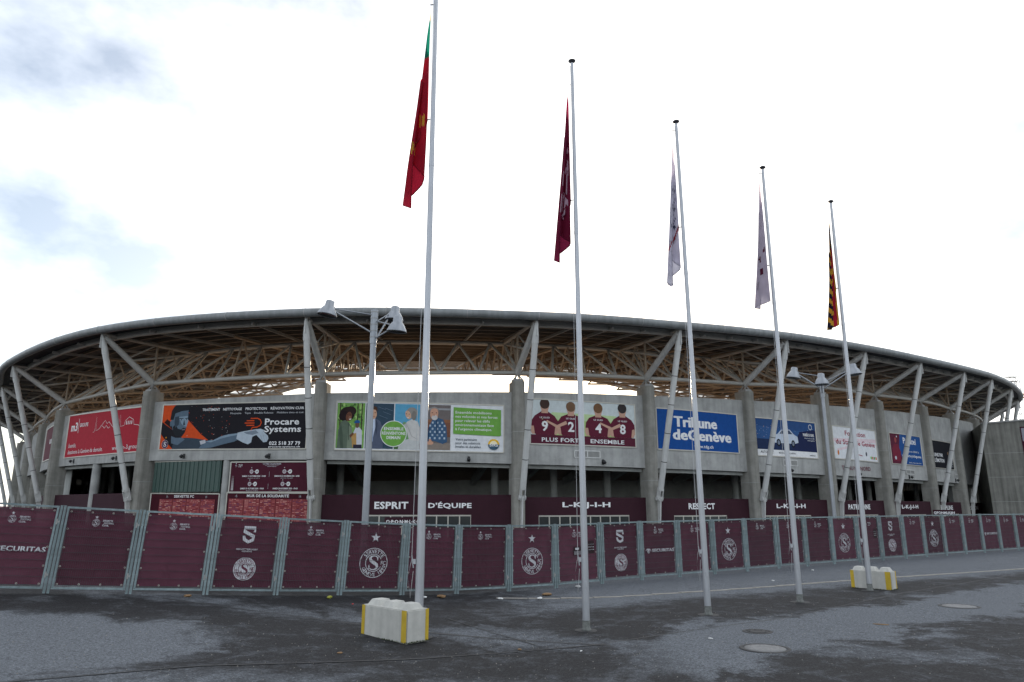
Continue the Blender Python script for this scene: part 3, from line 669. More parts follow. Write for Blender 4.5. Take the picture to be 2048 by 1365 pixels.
def boards():
    # maroon board round the bend
    th, p, fn = board('advertising_board', 2, .30, .93, 8.2, 12.2, rgb(92, 30, 48), 'maroon sponsor board round the bend beyond the red board', 'board', group='sponsor boards along the wall')
    p.star(p.w * .62, p.h * .86, .2, WHITE); fit(p, 'uniqa', .45, .95, .48, .2, WHITE, .03)
    p.build('print', th, fn)
    # red board
    th, p, fn = board('advertising_board', 3, .105, .955, 7.95, 12.62, rgb(170, 32, 50), 'red sponsor board with white skyline drawing behind a white strut', 'board', skew=(-.06, -.38), group='sponsor boards along the wall')
    fit(p, 'm3', .055, .155, .62, .2, WHITE, .04); p.rect(.17, .56, .175, .90, WHITE); fit(p, 'GROUPE', .19, .315, .70, .085)
    fit(p, 'Ensemble,', .05, .17, .23, .10, WHITE, .0); fit(p, 'dessinons la Genève de demain.', .05, .56, .08, .10, WHITE, .0); fit(p, 'www.m-3.group', .68, .98, .08, .10, WHITE, .0)
    sk_ = [(.40, .53), (.42, .55), (.43, .90), (.44, .56), (.48, .60), (.55, .78), (.58, .70), (.60, .74), (.66, .60), (.72, .58), (.735, .88), (.75, .60), (.79, .62), (.80, .72), (.84, .80), (.89, .73), (.90, .62), (.95, .60), (.97, .54)]
    p.stroke([(a * p.w, b * p.h) for a, b in sk_], .045, WHITE)
    for a in (.81, .83, .85, .87): p.rect(a, .63, a + .008, .71, WHITE)
    p.stroke([(.52 * p.w, .66 * p.h), (.55 * p.w, .60 * p.h), (.57 * p.w, .66 * p.h), (.60 * p.w, .59 * p.h), (.62 * p.w, .62 * p.h)], .045, WHITE)
    p.build('print', th, fn)
    # black board with a goalkeeper
    th, p, fn = board('advertising_board', 4, .09, .937, 7.95, 12.2, rgb(30, 28, 34), 'black and orange sponsor board with a footballer stretching out a gloved hand', 'board', skew=(-.35, -.47), group='sponsor boards along the wall')
    OR = rgb(212, 78, 32)
    p.poly([(.0, .0), (.11, .0), (.06, .14), (.0, .36)], OR); p.poly([(.0, .62), (.0, 1), (.09, 1), (.30, .34), (.36, .20), (.20, .18), (.10, .42)], OR)
    p.poly([(.02, .60), (.10, .42), (.12, .5), (.04, .68)], rgb(44, 22, 22))
    rnd = random.Random(3); p.hold = True
    for i in range(90):
        u = rnd.uniform(.14, .5); v = rnd.uniform(.15, .98)
        p.ell(u, v, rnd.uniform(.004, .011), rnd.uniform(.004, .011), rnd.choice([OR, OR, rgb(180, 180, 180), rgb(120, 60, 40)]), 6)
    p.lay += 3
    p.hold = False
    sk1, sk2, sk3, hr = rgb(132, 152, 168), rgb(92, 110, 126), rgb(58, 70, 82), rgb(34, 38, 44)
    p.poly([(.10, .0), (.105, .16), (.14, .24), (.20, .26), (.27, .24), (.34, .20), (.37, .12), (.36, .0)], sk3)                 # shirt
    p.poly([(.30, .02), (.33, .18), (.40, .20), (.45, .28), (.50, .32), (.56, .34), (.585, .30), (.58, .22), (.54, .16), (.46, .10), (.38, .03)], sk2)  # arm
    p.poly([(.34, .17), (.40, .20), (.45, .28), (.50, .32), (.56, .34), (.57, .31), (.50, .27), (.44, .22), (.38, .15)], sk1)
    p.poly([(.30, .18), (.34, .21), (.345, .14), (.31, .10)], rgb(190, 190, 195))
    p.poly([(.09, .14), (.085, .30), (.12, .26), (.17, .26), (.19, .22), (.14, .10)], sk2)                                          # neck
    p.poly([(.075, .60), (.075, .80), (.09, .93), (.13, .98), (.175, .96), (.196, .88), (.20, .70), (.195, .52), (.185, .40), (.16, .30), (.12, .32), (.09, .44)], sk2)  # head
    p.poly([(.13, .72), (.195, .74), (.203, .62), (.192, .50), (.17, .52), (.15, .58)], sk1)
    p.poly([(.065, .66), (.07, .86), (.09, .97), (.13, 1.0), (.20, .99), (.205, .90), (.19, .86), (.15, .85), (.10, .80), (.09, .66)], hr)  # hair
    p.poly([(.09, .50), (.095, .40), (.12, .29), (.165, .28), (.187, .38), (.192, .46), (.17, .48), (.155, .44), (.13, .46), (.11, .56)], hr)  # beard
    p.poly([(.135, .70), (.165, .69), (.165, .675), (.135, .68)], hr); p.poly([(.178, .69), (.20, .70), (.20, .68), (.178, .675)], hr); p.ell(.075, .58, .035, .07, sk2, 12); p.ell(.15, .655, .016, .014, hr, 8); p.ell(.19, .66, .013, .013, hr, 8); p.poly([(.172, .66), (.183, .54), (.17, .525), (.166, .56)], sk3); p.poly([(.16, .445), (.185, .45), (.184, .425), (.163, .42)], rgb(120, 110, 118)); p.poly([(.10, .72), (.13, .74), (.135, .55), (.11, .48), (.10, .58)], sk3)
    gl = rgb(178, 190, 200); p.poly([(.555, .22), (.56, .35), (.60, .38), (.68, .42), (.71, .43), (.735, .40), (.73, .37), (.76, .28), (.765, .22), (.755, .15), (.735, .14), (.71, .22), (.685, .30), (.66, .26), (.655, .14), (.635, .10), (.60, .14)], gl)
    p.poly([(.60, .36), (.68, .40), (.70, .34), (.66, .30), (.62, .32)], rgb(122, 134, 146))
    for a in (.0, .018, .036): p.stroke([((.712 + a) * p.w, .30 * p.h), ((.728 + a * .7) * p.w, .17 * p.h)], .04, rgb(140, 152, 162))
    fit(p, 'TRAITEMENT', .30, .425, .84, .055); fit(p, 'NETTOYAGE', .447, .575, .84, .055); fit(p, 'PROTECTION', .60, .74, .84, .055); fit(p, 'RÉNOVATION CUIR', .765, .975, .84, .055)
    fit(p, 'Moquette    Tapis    Double Rideaux    Mobiliers tissu et cuir', .50, .975, .755, .04, LG, 0)
    fit(p, 'Procare', .735, .95, .515, .135, WHITE, .025); fit(p, 'Systems', .735, .965, .36, .13, WHITE, .025)
    q = lambda *a: [(x * p.w, y * p.h) for x, y in a]
    p.stroke(q((.64, .655), (.685, .655), (.705, .62), (.712, .56), (.705, .50), (.685, .465), (.655, .46), (.648, .40)), .1, OR)
    for a, b, y in ((.615, .665, .605), (.603, .667, .555), (.615, .667, .505)): p.stroke(q((a, y), (b, y)), .1, OR)
    fit(p, '022 518 37 79', .772, .965, .085, .075, WHITE, .03); fit(p, 'procare-systems.ch', .77, .965, .03, .036)
    cx, cy = .045 * p.w, .12 * p.h; p.ell(.045, .12, .095, .095, rgb(70, 40, 70)); p.crest(cx, cy, .095 * p.h, WHITE, False); p.star(cx + .06, cy + .62, .12, rgb(220, 150, 40))
    p.build('print', th, fn)
    # wide white board with four portraits
    th, p, fn = board('advertising_board', 5, .082, .93, 7.5, 11.69, rgb(226, 228, 230), 'white sponsor board with four portraits and green slogan panel', 'board', skew=(-.25, -.36), group='sponsor boards along the wall')
    GR = rgb(116, 170, 78); x0, x1, x2, x3, x4 = .005, .172, .345, .50, .683; lo, hi = .03, .97
    p.rect(x0, lo, x1, hi, rgb(120, 165, 86)); p.rect(x1 + .006, lo, x2, hi, rgb(58, 78, 94)); p.rect(x2 + .006, lo, x3, hi, rgb(96, 166, 200)); p.rect(x3 + .003, lo, x4, hi, rgb(118, 110, 108))
    p.hold = True
    for i in range(70):
        u = rnd.uniform(x0 + .01, x1 - .01); v = rnd.uniform(.35, .95); p.ell(u, v, rnd.uniform(.012, .03), rnd.uniform(.02, .05), rnd.choice([rgb(150, 196, 100), rgb(88, 134, 62), rgb(176, 206, 130), rgb(70, 104, 56)]), 7)
    p.hold = False; p.lay += 2
    for u in (.125, .15, .02): p.rect(u, .3, u + .007, hi, rgb(72, 70, 52))
    # woman in olive jacket
    p.ell(.066, .74, .155, .15, rgb(44, 34, 34)); p.ell(.085, .80, .12, .10, rgb(50, 38, 36)); p.ell(.045, .70, .10, .11, rgb(40, 30, 32))
    p.poly([(.012, lo), (.016, .40), (.03, .58), (.055, .61), (.08, .56), (.098, .44), (.105, .2), (.105, lo)], rgb(98, 112, 96)); p.poly([(.072, lo), (.078, .5), (.098, .44), (.105, .2), (.105, lo)], rgb(126, 138, 118))
    p.ell(.076, .685, .062, .10, rgb(112, 74, 58), 14, -.15); p.ell(.083, .66, .03, .045, rgb(140, 96, 76)); p.poly([(.077, .635), (.092, .645), (.089, .62), (.08, .615)], rgb(225, 220, 215))
    # man with blue cap
    p.poly([(.11, .05), (.108, .36), (.12, .46), (.14, .47), (.158, .40), (.162, .05)], rgb(206, 208, 214)); p.ell(.129, .52, .045, .07, rgb(110, 84, 70)); p.poly([(.108, .55), (.118, .61), (.14, .61), (.146, .56), (.128, .55)], rgb(42, 92, 150))
    p.poly([(.095, .32), (.125, .35), (.13, .06), (.105, .05)], rgb(186, 146, 88)); p.poly([(.11, .03), (.162, .03), (.16, .11), (.11, .11)], rgb(50, 48, 62))
    # man in suit
    p.poly([(.185, lo), (.188, .5), (.21, .62), (.235, .66), (.265, .60), (.285, .42), (.285, lo)], rgb(88, 96, 116)); p.poly([(.205, .62), (.235, .66), (.238, .50), (.222, .2), (.205, .2), (.2, .4)], rgb(200, 212, 232)); p.poly([(.214, .45), (.224, .45), (.226, .18), (.214, .16)], rgb(150, 170, 205))
    p.ell(.222, .755, .072, .115, rgb(206, 162, 134), 16, .1); p.poly([(.19, .76), (.193, .88), (.21, .92), (.24, .90), (.25, .80), (.24, .83), (.21, .85), (.20, .82), (.2, .76)], rgb(84, 60, 46)); p.ell(.20, .33, .05, .04, rgb(200, 156, 130))
    for a, b in ((.27, .9), (.3, .8), (.31, .88), (.28, .72)): p.stroke([(a * p.w - .3, b * p.h), (a * p.w + .4, b * p.h - .25)], .04, rgb(96, 116, 134))
    # woman with grey hair
    p.poly([(x2 + .01, .3), (x2 + .06, .6), (x3, .5), (x3, lo), (x2 + .006, lo)], rgb(120, 158, 112)); p.poly([(.375, lo), (.38, .14), (.41, .22), (.45, .25), (x3, .22), (x3, lo)], rgb(196, 198, 196))
    p.poly([(.405, .50), (.425, .60), (.455, .66), (.49, .60), (x3, .48), (x3, .2), (.44, .22), (.425, .40)], rgb(206, 204, 200)); p.ell(.452, .79, .115, .115, rgb(150, 146, 140)); p.ell(.43, .745, .055, .095, rgb(214, 172, 146), 14, .35); p.ell(.465, .73, .05, .10, rgb(132, 128, 122)); p.poly([(.421, .69), (.434, .70), (.431, .675)], rgb(235, 230, 225))
    # man in checked shirt
    p.rect(x3 + .003, .6, x4, .66, rgb(146, 100, 74)); p.rect(x3 + .003, .3, x4, .6, rgb(126, 86, 70)); p.rect(x3 + .003, .86, x4, .90, rgb(160, 160, 162)); p.rect(x3 + .003, lo, x4, .17, rgb(142, 130, 120))
    p.poly([(.54, .2), (.555, .5), (.575, .66), (.605, .70), (.64, .66), (.66, .5), (.665, .2), (.64, .15), (.60, .2), (.575, .22)], rgb(66, 96, 128))
    p.hold = True
    for i in range(7):
        for j in range(6):
            if (i + j) % 2 == 0: p.rect(.558 + i * .0142, .25 + j * .065, .568 + i * .0142, .29 + j * .065, rgb(176, 192, 206))
    p.hold = False; p.lay += 1
    p.ell(.585, .785, .085, .13, rgb(208, 160, 136), 18, -.05); p.ell(.588, .70, .062, .055, rgb(206, 200, 196)); p.poly([(.557, .80), (.56, .90), (.585, .935), (.61, .90), (.616, .80), (.605, .88), (.585, .90), (.568, .88)], rgb(150, 148, 146)); p.ell(.548, .21, .09, .05, rgb(200, 150, 126), 12); p.ell(.562, .17, .08, .04, rgb(206, 158, 132), 12)
    p.ell(.083, .715, .012, .009, rgb(30, 20, 20), 8); p.ell(.07, .72, .01, .008, rgb(30, 20, 20), 8); p.poly([(.03, .56), (.045, .3), (.05, lo), (.035, lo), (.022, .35)], rgb(80, 94, 80)); p.stroke([(.075 * p.w, .55 * p.h), (.082 * p.w, .2 * p.h)], .05, rgb(70, 82, 70)); p.poly([(.086, .30), (.105, .36), (.112, .33), (.09, .24)], rgb(112, 74, 58))
    p.ell(.213, .775, .012, .01, rgb(60, 44, 36), 8); p.ell(.233, .775, .012, .01, rgb(60, 44, 36), 8); p.poly([(.214, .70), (.233, .705), (.23, .69), (.218, .685)], rgb(170, 110, 96)); p.poly([(.235, .66), (.25, .56), (.245, .3), (.238, .42)], rgb(66, 74, 92)); p.poly([(.192, .52), (.205, .6), (.203, .3), (.195, .2)], rgb(70, 78, 96))
    p.ell(.42, .765, .011, .009, rgb(60, 46, 40), 8); p.ell(.436, .76, .011, .009, rgb(60, 46, 40), 8); p.stroke([(.43 * p.w, .5 * p.h), (.455 * p.w, .3 * p.h), (.49 * p.w, .24 * p.h)], .05, rgb(168, 166, 164)); p.poly([(.40, .52), (.425, .58), (.43, .5), (.41, .42)], rgb(186, 184, 182)); p.poly([(x2 + .006, .03), (.375, .03), (.38, .14), (x2 + .02, .2)], rgb(78, 110, 70))
    p.ell(.573, .80, .013, .01, rgb(60, 46, 42), 8); p.ell(.598, .80, .013, .01, rgb(60, 46, 42), 8); p.poly([(.584, .79), (.59, .74), (.58, .735)], rgb(186, 136, 114)); p.stroke([(.60 * p.w, .66 * p.h), (.605 * p.w, .3 * p.h)], .06, rgb(44, 66, 92)); p.poly([(.54, .2), (.555, .5), (.562, .48), (.556, .2)], rgb(48, 72, 100))
    p.ell(.347, .345, .272, .272, WHITE, 40); p.ell(.347, .345, .258, .258, GR, 40)
    fit(p, 'ENSEMBLE', .29, .405, .42, .062, WHITE, .03); fit(p, 'RÉINVENTONS', .278, .417, .325, .062, WHITE, .03); fit(p, 'DEMAIN', .307, .388, .235, .062, WHITE, .03)
    p.poly([(.70, .37), (.975, .34), (.983, .36), (.983, .90), (.70, .93)], GR)
    for i, t in enumerate(('Ensemble mobilisons', 'nos volontés et nos forces', 'pour relever les défis', 'environnementaux face', 'à l\'urgence climatique.')):
        fit(p, t, .712, .712 + (.215, .25, .205, .228, .218)[i], .80 - i * .088, .055, WHITE, .012)
    for i, t in enumerate(('Votre partenaire', 'pour des solutions', 'locales et durables')): fit(p, t, .715, .715 + (.125, .145, .148)[i], .235 - i * .075, .05, rgb(50, 66, 84), .008)
    cx, cy = .94 * p.w, .165 * p.h; r = .115 * p.h; p.ring(cx, cy, .02, r, rgb(238, 190, 60), 20, 0, pi); p.ring(cx, cy, .02, r * .66, rgb(250, 238, 200), 20, 0, pi); p.ring(cx, cy, .02, r, rgb(70, 96, 114), 20, pi, 2 * pi); fit(p, 'SIG', .915, .965, .125, .055, WHITE, .03)
    p.build('print', th, fn)
    # four players seen from behind
    th, p, fn = board('advertising_board', 6, .088, .888, 8.05, 12.0, rgb(206, 214, 214), 'club board with four maroon-shirted players seen from behind', 'board', skew=(-.08, -.12), group='sponsor boards along the wall')
    MR = rgb(98, 36, 54); p.rect(.0, .0, 1, .21, rgb(90, 38, 54)); p.rect(.06, .21, .94, .55, rgb(176, 204, 132)); p.poly([(.1, .55), (.9, .55), (.8, .7), (.2, .72)], rgb(190, 212, 160))
    for i, (u, num) in enumerate(((.13, '9'), (.37, '2'), (.63, '4'), (.87, '8'))):
        sk_ = rgb(196, 156, 136); hr = (rgb(72, 56, 50), rgb(120, 92, 70), rgb(120, 88, 64), rgb(60, 54, 54))[i]; dv = (.03, -.01, -.01, .02)[i]
        p.poly([(u - .13, .30), (u - .12, .52), (u - .09, .63), (u - .03, .70 + dv), (u + .03, .70 + dv), (u + .09, .63), (u + .12, .52), (u + .125, .30), (u + .09, .21), (u - .08, .21)], MR)
        p.poly([(u - .13, .30), (u - .128, .40), (u - .10, .40), (u - .09, .22), (u - .115, .22)], sk_); p.poly([(u + .125, .32), (u + .12, .42), (u + .095, .40), (u + .085, .22), (u + .11, .22)], sk_)
        p.rect(u - .03, .66 + dv, u + .03, .76 + dv, sk_); p.ell(u, .82 + dv, .10, .13, sk_); p.ell(u, .87 + dv, .115, .115, hr)
        p.text('LE GLED', u, .575, .035, WHITE, .09, .01, 'C'); p.text(num, u, .30, .22, WHITE, None, .03, 'C')
    for a, b in ((.24, .13), (.76, .63)): p.stroke([(a * p.w + .9, .50 * p.h), (a * p.w, .40 * p.h), (b * p.w + .15, .52 * p.h)], [.3, .26, .16], rgb(200, 160, 140))
    fit(p, 'PLUS FORT', .10, .44, .06, .09, WHITE, .02); fit(p, 'ENSEMBLE', .55, .88, .06, .09, WHITE, .02); p.build('print', th, fn)
    # blue newspaper board
    th, p, fn = board('advertising_board', 7, .072, .875, 7.9, 11.72, rgb(24, 76, 146), 'plain blue sponsor board with big white heavy lettering', 'board', skew=(-.1, -.12), group='sponsor boards along the wall')
    fit(p, 'Tribune', .20, .72, .58, .26, WHITE, .055); fit(p, 'deGenève', .18, .90, .26, .26, WHITE, .055); fit(p, 'www.tdg.ch', .42, .66, .08, .075, WHITE, .02); p.build('print', th, fn)
    # car board
    th, p, fn = board('advertising_board', 8, .063, .863, 7.7, 11.48, rgb(44, 78, 128), 'blue dusk sponsor board showing a white car', 'board', skew=(-.05, -.06), group='sponsor boards along the wall')
    p.rect(0, 0, 1, .17, WHITE); p.rect(0, .17, 1, .45, rgb(34, 50, 84)); p.poly([(0, .45), (1, .45), (1, .75), (.6, .72), (0, .8)], rgb(52, 88, 138)); p.poly([(.55, .17), (1, .17), (1, .8), (.7, .7)], rgb(30, 40, 78)); p.hold = True
    for i in range(60): p.ell(rnd.uniform(0, 1), rnd.uniform(.5, .82), .012, .008, rnd.choice([rgb(190, 160, 130), rgb(120, 140, 180), rgb(160, 180, 200)]), 6)
    p.hold = False; p.lay += 1
    p.poly([(.26, .40), (.27, .56), (.34, .60), (.40, .72), (.54, .74), (.60, .62), (.66, .56), (.67, .40), (.60, .36), (.30, .36)], rgb(196, 206, 220)); p.poly([(.37, .61), (.41, .70), (.53, .72), (.58, .62)], rgb(60, 72, 96)); p.ell(.35, .37, .085, .10, rgb(24, 28, 36), 16); p.ell(.58, .36, .075, .10, rgb(24, 28, 36), 16); p.ell(.35, .37, .05, .06, rgb(120, 130, 146), 12); p.ell(.58, .36, .045, .06, rgb(120, 130, 146), 12)
    fit(p, 'PREMIÈRE DU GENRE.', .76, .96, .60, .075, WHITE, .03); fit(p, 'découvrez la nouvelle', .78, .96, .53, .035, LG); fit(p, 'rechargeable', .83, .96, .47, .035, LG); p.ring(.90 * p.w, .86 * p.h, .22, .30, LG, 24); fit(p, 'AUTOBRITT', .07, .26, .075, .06, rgb(40, 44, 52), .02); fit(p, 'MEYRIN, GENÈVE, NYON', .34, .60, .075, .045, rgb(60, 64, 72), .01); fit(p, 'autobritt.ch', .85, .95, .06, .04, rgb(60, 64, 72)); p.build('print', th, fn)
    # foundation board
    th, p, fn = board('advertising_board', 9, .119, .90, 7.8, 11.34, rgb(224, 226, 228), 'white board with red foundation lettering above the maroon stand name', 'board', skew=(-.15, -.07), group='sponsor boards along the wall')
    RD = rgb(150, 30, 56); p.poly([(0, .52), (1, .60), (1, .72), (0, .62)], rgb(226, 206, 210)); p.poly([(.1, .25), (.6, .5), (1, .52), (1, .56), (.55, .54), (.05, .3)], rgb(230, 210, 214)); fit(p, 'Fondation', .25, .72, .74, .15, RD, .02); fit(p, 'du Stade de Genève', .05, .95, .46, .15, RD, .02)
    p.ell(.08, .19, .04, .08, rgb(210, 120, 40), 10); p.ell(.30, .19, .05, .08, RD, 12); p.stroke([(.43 * p.w, .14 * p.h), (.5 * p.w, .18 * p.h), (.6 * p.w, .15 * p.h)], .08, RD); p.ell(.70, .22, .045, .07, rgb(70, 70, 80), 12)
    for i, c in enumerate((rgb(110, 180, 60), rgb(200, 90, 40), rgb(80, 160, 90), rgb(220, 120, 40))): p.rect(.80 + i * .045, .08, .83 + i * .045, .16, c)
    p.build('print', th, fn)
    # blue and maroon ticket board
    th, p, fn = board('advertising_board', 10, .168, .86, 7.65, 11.28, rgb(30, 78, 140), 'blue sponsor board with a maroon figure at its edge', 'board', group='sponsor boards along the wall')
    p.poly([(0, 0), (.34, 0), (.24, .5), (.30, 1), (0, 1)], rgb(92, 30, 52)); p.ell(.16, .78, .07, .09, rgb(150, 70, 70), 14); p.poly([(.06, .1), (.05, .5), (.12, .66), (.22, .64), (.28, .4), (.25, .1)], rgb(120, 36, 56)); p.ell(.12, .2, .06, .06, rgb(200, 206, 214), 12); p.star(.2 * p.w, .9 * p.h, .16, WHITE)
    fit(p, 'Privatel', .38, .80, .70, .20, WHITE, .02); fit(p, "C'est mieux dans GRENAT by", .36, .88, .42, .06, LG); fit(p, 'www.carte-privilege.swiss', .30, .95, .26, .09, WHITE, .02); fit(p, 'Meubles - Décos - Loisirs - Sports', .50, .92, .06, .04, LG); p.build('print', th, fn)
    # dark board
    th, p, fn = board('advertising_board', 11, .165, .82, 7.6, 11.15, rgb(28, 28, 34), 'black sponsor board with white slogan next to the blank wall', 'board', group='sponsor boards along the wall')
    fit(p, 'UNIS PAR', .04, .42, .42, .13, WHITE, .03); fit(p, "L'ÉMOTION", .04, .46, .22, .13, WHITE, .03); p.ell(.78, .45, .05, .25, rgb(110, 84, 60), 12); p.ell(.88, .5, .04, .2, rgb(90, 66, 50), 12); p.ell(.70, .58, .06, .06, rgb(150, 120, 90), 10)
    for i in range(4): p.ell(.9, .1 + i * .09, .025, .03, LG, 8)
    p.build('print', th, fn)
    # calendar board
    MA = rgb(74, 26, 42)
    th, p, fn = board('notice_board', 4, .535, .965, 3.98, 6.62, MA, 'maroon match calendar board above the supporters wall', 'board', off=-.12, skew=(-.05, -.12))
    p.star(p.w * .07, p.h * .955, .07, WHITE); p.crest(p.w * .07, p.h * .88, .12, LG, False); fit(p, 'SERVETTE', .10, .15, .90, .025); fit(p, 'FOOTBALL', .105, .155, .865, .025); fit(p, 'CLUB', .10, .135, .83, .025)
    fit(p, 'VOTRE CALENDRIER', .41, .64, .91, .045, LG); fit(p, 'www.servettefc.ch', .47, .58, .84, .025, LG); p.rect(.44, .88, .61, .885, LG)
    for cu, cv, t1, t2, logo in ((.31, .68, 'SAMEDI 17 OCTOBRE 2020 - 19H00', 'SERVETTE FC - FC ZURICH', 0), (.72, .68, 'DIMANCHE 22 NOVEMBRE 2020 - 16H00', 'SERVETTE FC - FC LUGANO', 1), (.30, .27, 'SAMEDI 31 OCTOBRE 2020 - 19H00', 'SERVETTE FC - FC SION', 2), (.71, .27, 'SAMEDI 28 NOVEMBRE 2020 - 19H00', 'SERVETTE FC - FC LUZERN', 3)):
        for du, c in ((-.035, rgb(190, 180, 186)), (.035, WHITE)): p.ring((cu + du) * p.w, cv * p.h, .10, .19, c, 20); p.big_s((cu + du) * p.w, cv * p.h, .2, c)
        p.star((cu - .035) * p.w, (cv + .13) * p.h, .06, WHITE); p.rect(cu - .006, cv - .005, cu + .006, cv + .01, WHITE); p.text(t1, cu, cv - .175, .05, WHITE, .30, .03, 'C'); p.text(t2, cu, cv - .235, .025, LG, .15, .0, 'C')
    for i in range(6): p.rect(.03, .06 + i * .08, .06, .14 + i * .08, tuple(a * (1 - i / 6) * .5 + b * (.5 + i / 12) for a, b in zip(WHITE, MA))); p.rect(.955, .88 - i * .08, .985, .96 - i * .08, tuple(a * (1 - i / 6) * .5 + b * (.5 + i / 12) for a, b in zip(WHITE, MA)))
    p.rect(.505, .5, .507, .68, LG); p.rect(.5, .1, .502, .28, LG); p.build('print', th, fn)
    # two supporter walls covered in small names
    for s0, s1, words, lab, npan in ((.064, .484, 'SERVETTE FC', 'maroon supporters board under the green cladding', 4), (.527, .972, 'MUR DE LA SOLIDARITÉ', 'maroon solidarity board full of small names under the calendar', 5)):
        th, p, fn = board('notice_board', 4, s0, s1, .1, 3.94, rgb(66, 20, 32), lab, 'board', off=-.13, skew=(0, -.1))
        m0, m1 = (.14, .95) if npan == 4 else (.03, .985)
        p.text(words, .5, .905, .06, WHITE, .29 if npan == 4 else .5, .02, 'C')
        for u in (.25, .82) if npan == 4 else (.12, .88): p.crest(u * p.w, .925 * p.h, .12, LG, False)
        for i in range(npan):
            a = m0 + (m1 - m0) * i / npan; b = m0 + (m1 - m0) * (i + 1) / npan - .006; p.rect(a, .03, b, .865, rgb(140, 66, 68)); p.hold = True
            for j in range(26):
                v = .84 - j * .031; u = a + .008
                while u < b - .02:
                    w = min(rnd.uniform(.015, .05), b - .006 - u); p.rect(u, v, u + w, v + .015, rnd.choice([rgb(186, 120, 116), rgb(112, 40, 50), rgb(96, 60, 90), rgb(200, 150, 140), rgb(170, 90, 90)])); u += w + rnd.uniform(.005, .015)
            p.hold = False; p.lay += 1
        p.build('print', th, fn)
boards()

# ------------------------------------------------------------------ concrete hall at the right end
def hall():
    th = thing('concrete_building', 'plain dark concrete building next to the last stadium pillars', 'building', (86, 95, .1))
    def f(x, z, o): a = Vector((60.5, 99.5, 0)); b = Vector((92, 84, 0)); d = (b - a).normalized(); n = Vector((d.y, -d.x, 0)); q = a + d * x + n * o; return Vector((q.x, q.y, z))
    Lw = 33
    mb = MB(); n = 8
    zt = lambda x: 13.6 + x * .045
    xs = [4.2 + (Lw - 4.2) * i / n for i in range(n + 1)]
    mb.grid([[f(x, -.5, 0), f(x, zt(x), 0)] for x in xs], False); mb.grid([[f(x, zt(x), 0), f(x, zt(x), -12)] for x in xs], False); mb.add([f(4.2, -.5, 0), f(4.2, zt(4), 0), f(4.2, zt(4), -12), f(4.2, -.5, -12)], [(0, 1, 2, 3)])
    w = mb.build('wall', 'old_concrete', th)
    for z in (3.4, 6.6, 9.8):
        m = MB(); m.box((f(4.2, z, .004) + f(Lw, z, .004)) / 2, (Lw - 4.2, .008, .035), ((f(1, 0, 0) - f(0, 0, 0)), (f(0, 0, 1) - f(0, 0, 0)), Vector((0, 0, 1)))); m.build('casting_joint', 'inner_concrete', w)
    m = MB(); m.path([f(x, zt(x) + .08, .05) for x in xs], .1, prof=[(-.14, -.1), (.14, -.1), (.14, .1), (-.14, .1)]); m.build('coping', 'grey_steel', th)
    # vertical maroon banner
    x0, x1, z0, z1 = 8.6, 12.6, 3.6, 13.2
    bn = thing('vertical_banner', 'tall maroon banner with white lettering on the plain concrete building', 'banner', f((x0 + x1) / 2, z0, 0))
    g = lambda x, y, o: f(x0 + x, z0 + y, .03 + o)
    mb = MB(); a, b = x1 - x0, z1 - z0; mb.add([g(0, 0, 0), g(a, 0, 0), g(a, b, 0), g(0, b, 0), g(0, 0, -.02), g(a, 0, -.02), g(a, b, -.02), g(0, b, -.02)], [(0, 1, 2, 3), (7, 6, 5, 4), (0, 4, 5, 1), (1, 5, 6, 2), (2, 6, 7, 3), (3, 7, 4, 0)]); mb.c = [rgb(66, 26, 42)] * 6; mb.build('sheet', 'ink', bn)
    p = PR(a, b); p.rect(.03, .80, .97, .98, rgb(150, 150, 158)); 
    for k in range(4): c, s_ = cos(k * pi / 4), sin(k * pi / 4); p.stroke([(.5 * a - .7 * c, .89 * b - .7 * s_), (.5 * a + .7 * c, .89 * b + .7 * s_)], .22, rgb(40, 30, 40))
    fit(p, 'SERVETTE RUGBY', .06, .9, .755, .02, LG); fit(p, 'GENÈVE', .06, .5, .725, .02, LG); fit(p, 'ALLEZ', .08, .9, .60, .08, WHITE, .03); p.build('print', bn, g)
hall()

# ------------------------------------------------------------------ fence panels with maroon banners
FB = [(-15.1, 17.35, .78), (-13.4, 18.1, .68), (-11.75, 18.89, .56), (-10.08, 19.69, .45), (-8.4, 20.53, .34), (-6.75, 21.4, .23), (-5.13, 22.26, .13), (-3.41, 23.21, .03), (-1.79, 24.13, -.04), (-.1, 25.1, -.07), (1.53, 26.06, -.07), (3.27, 27.1, -.03),
      (4.9, 28.1, 0.0), (6.54, 29.11, .015), (8.22, 30.17, .03), (9.87, 31.21, .055), (11.61, 32.32, .08), (13.29, 33.4, .09), (14.97, 34.49, .1), (16.67, 35.59, .1), (18.35, 36.68, .11), (20.09, 37.81, .12), (21.78, 38.9, .125), (23.46, 39.99, .135), (25.23, 41.13, .14),
      (26.97, 42.24, .14), (28.67, 43.31, .14), (30.43, 44.41, .14), (32.15, 45.48, .14), (33.9, 46.55, .14)]
FW, FH = 1.95, 2.15
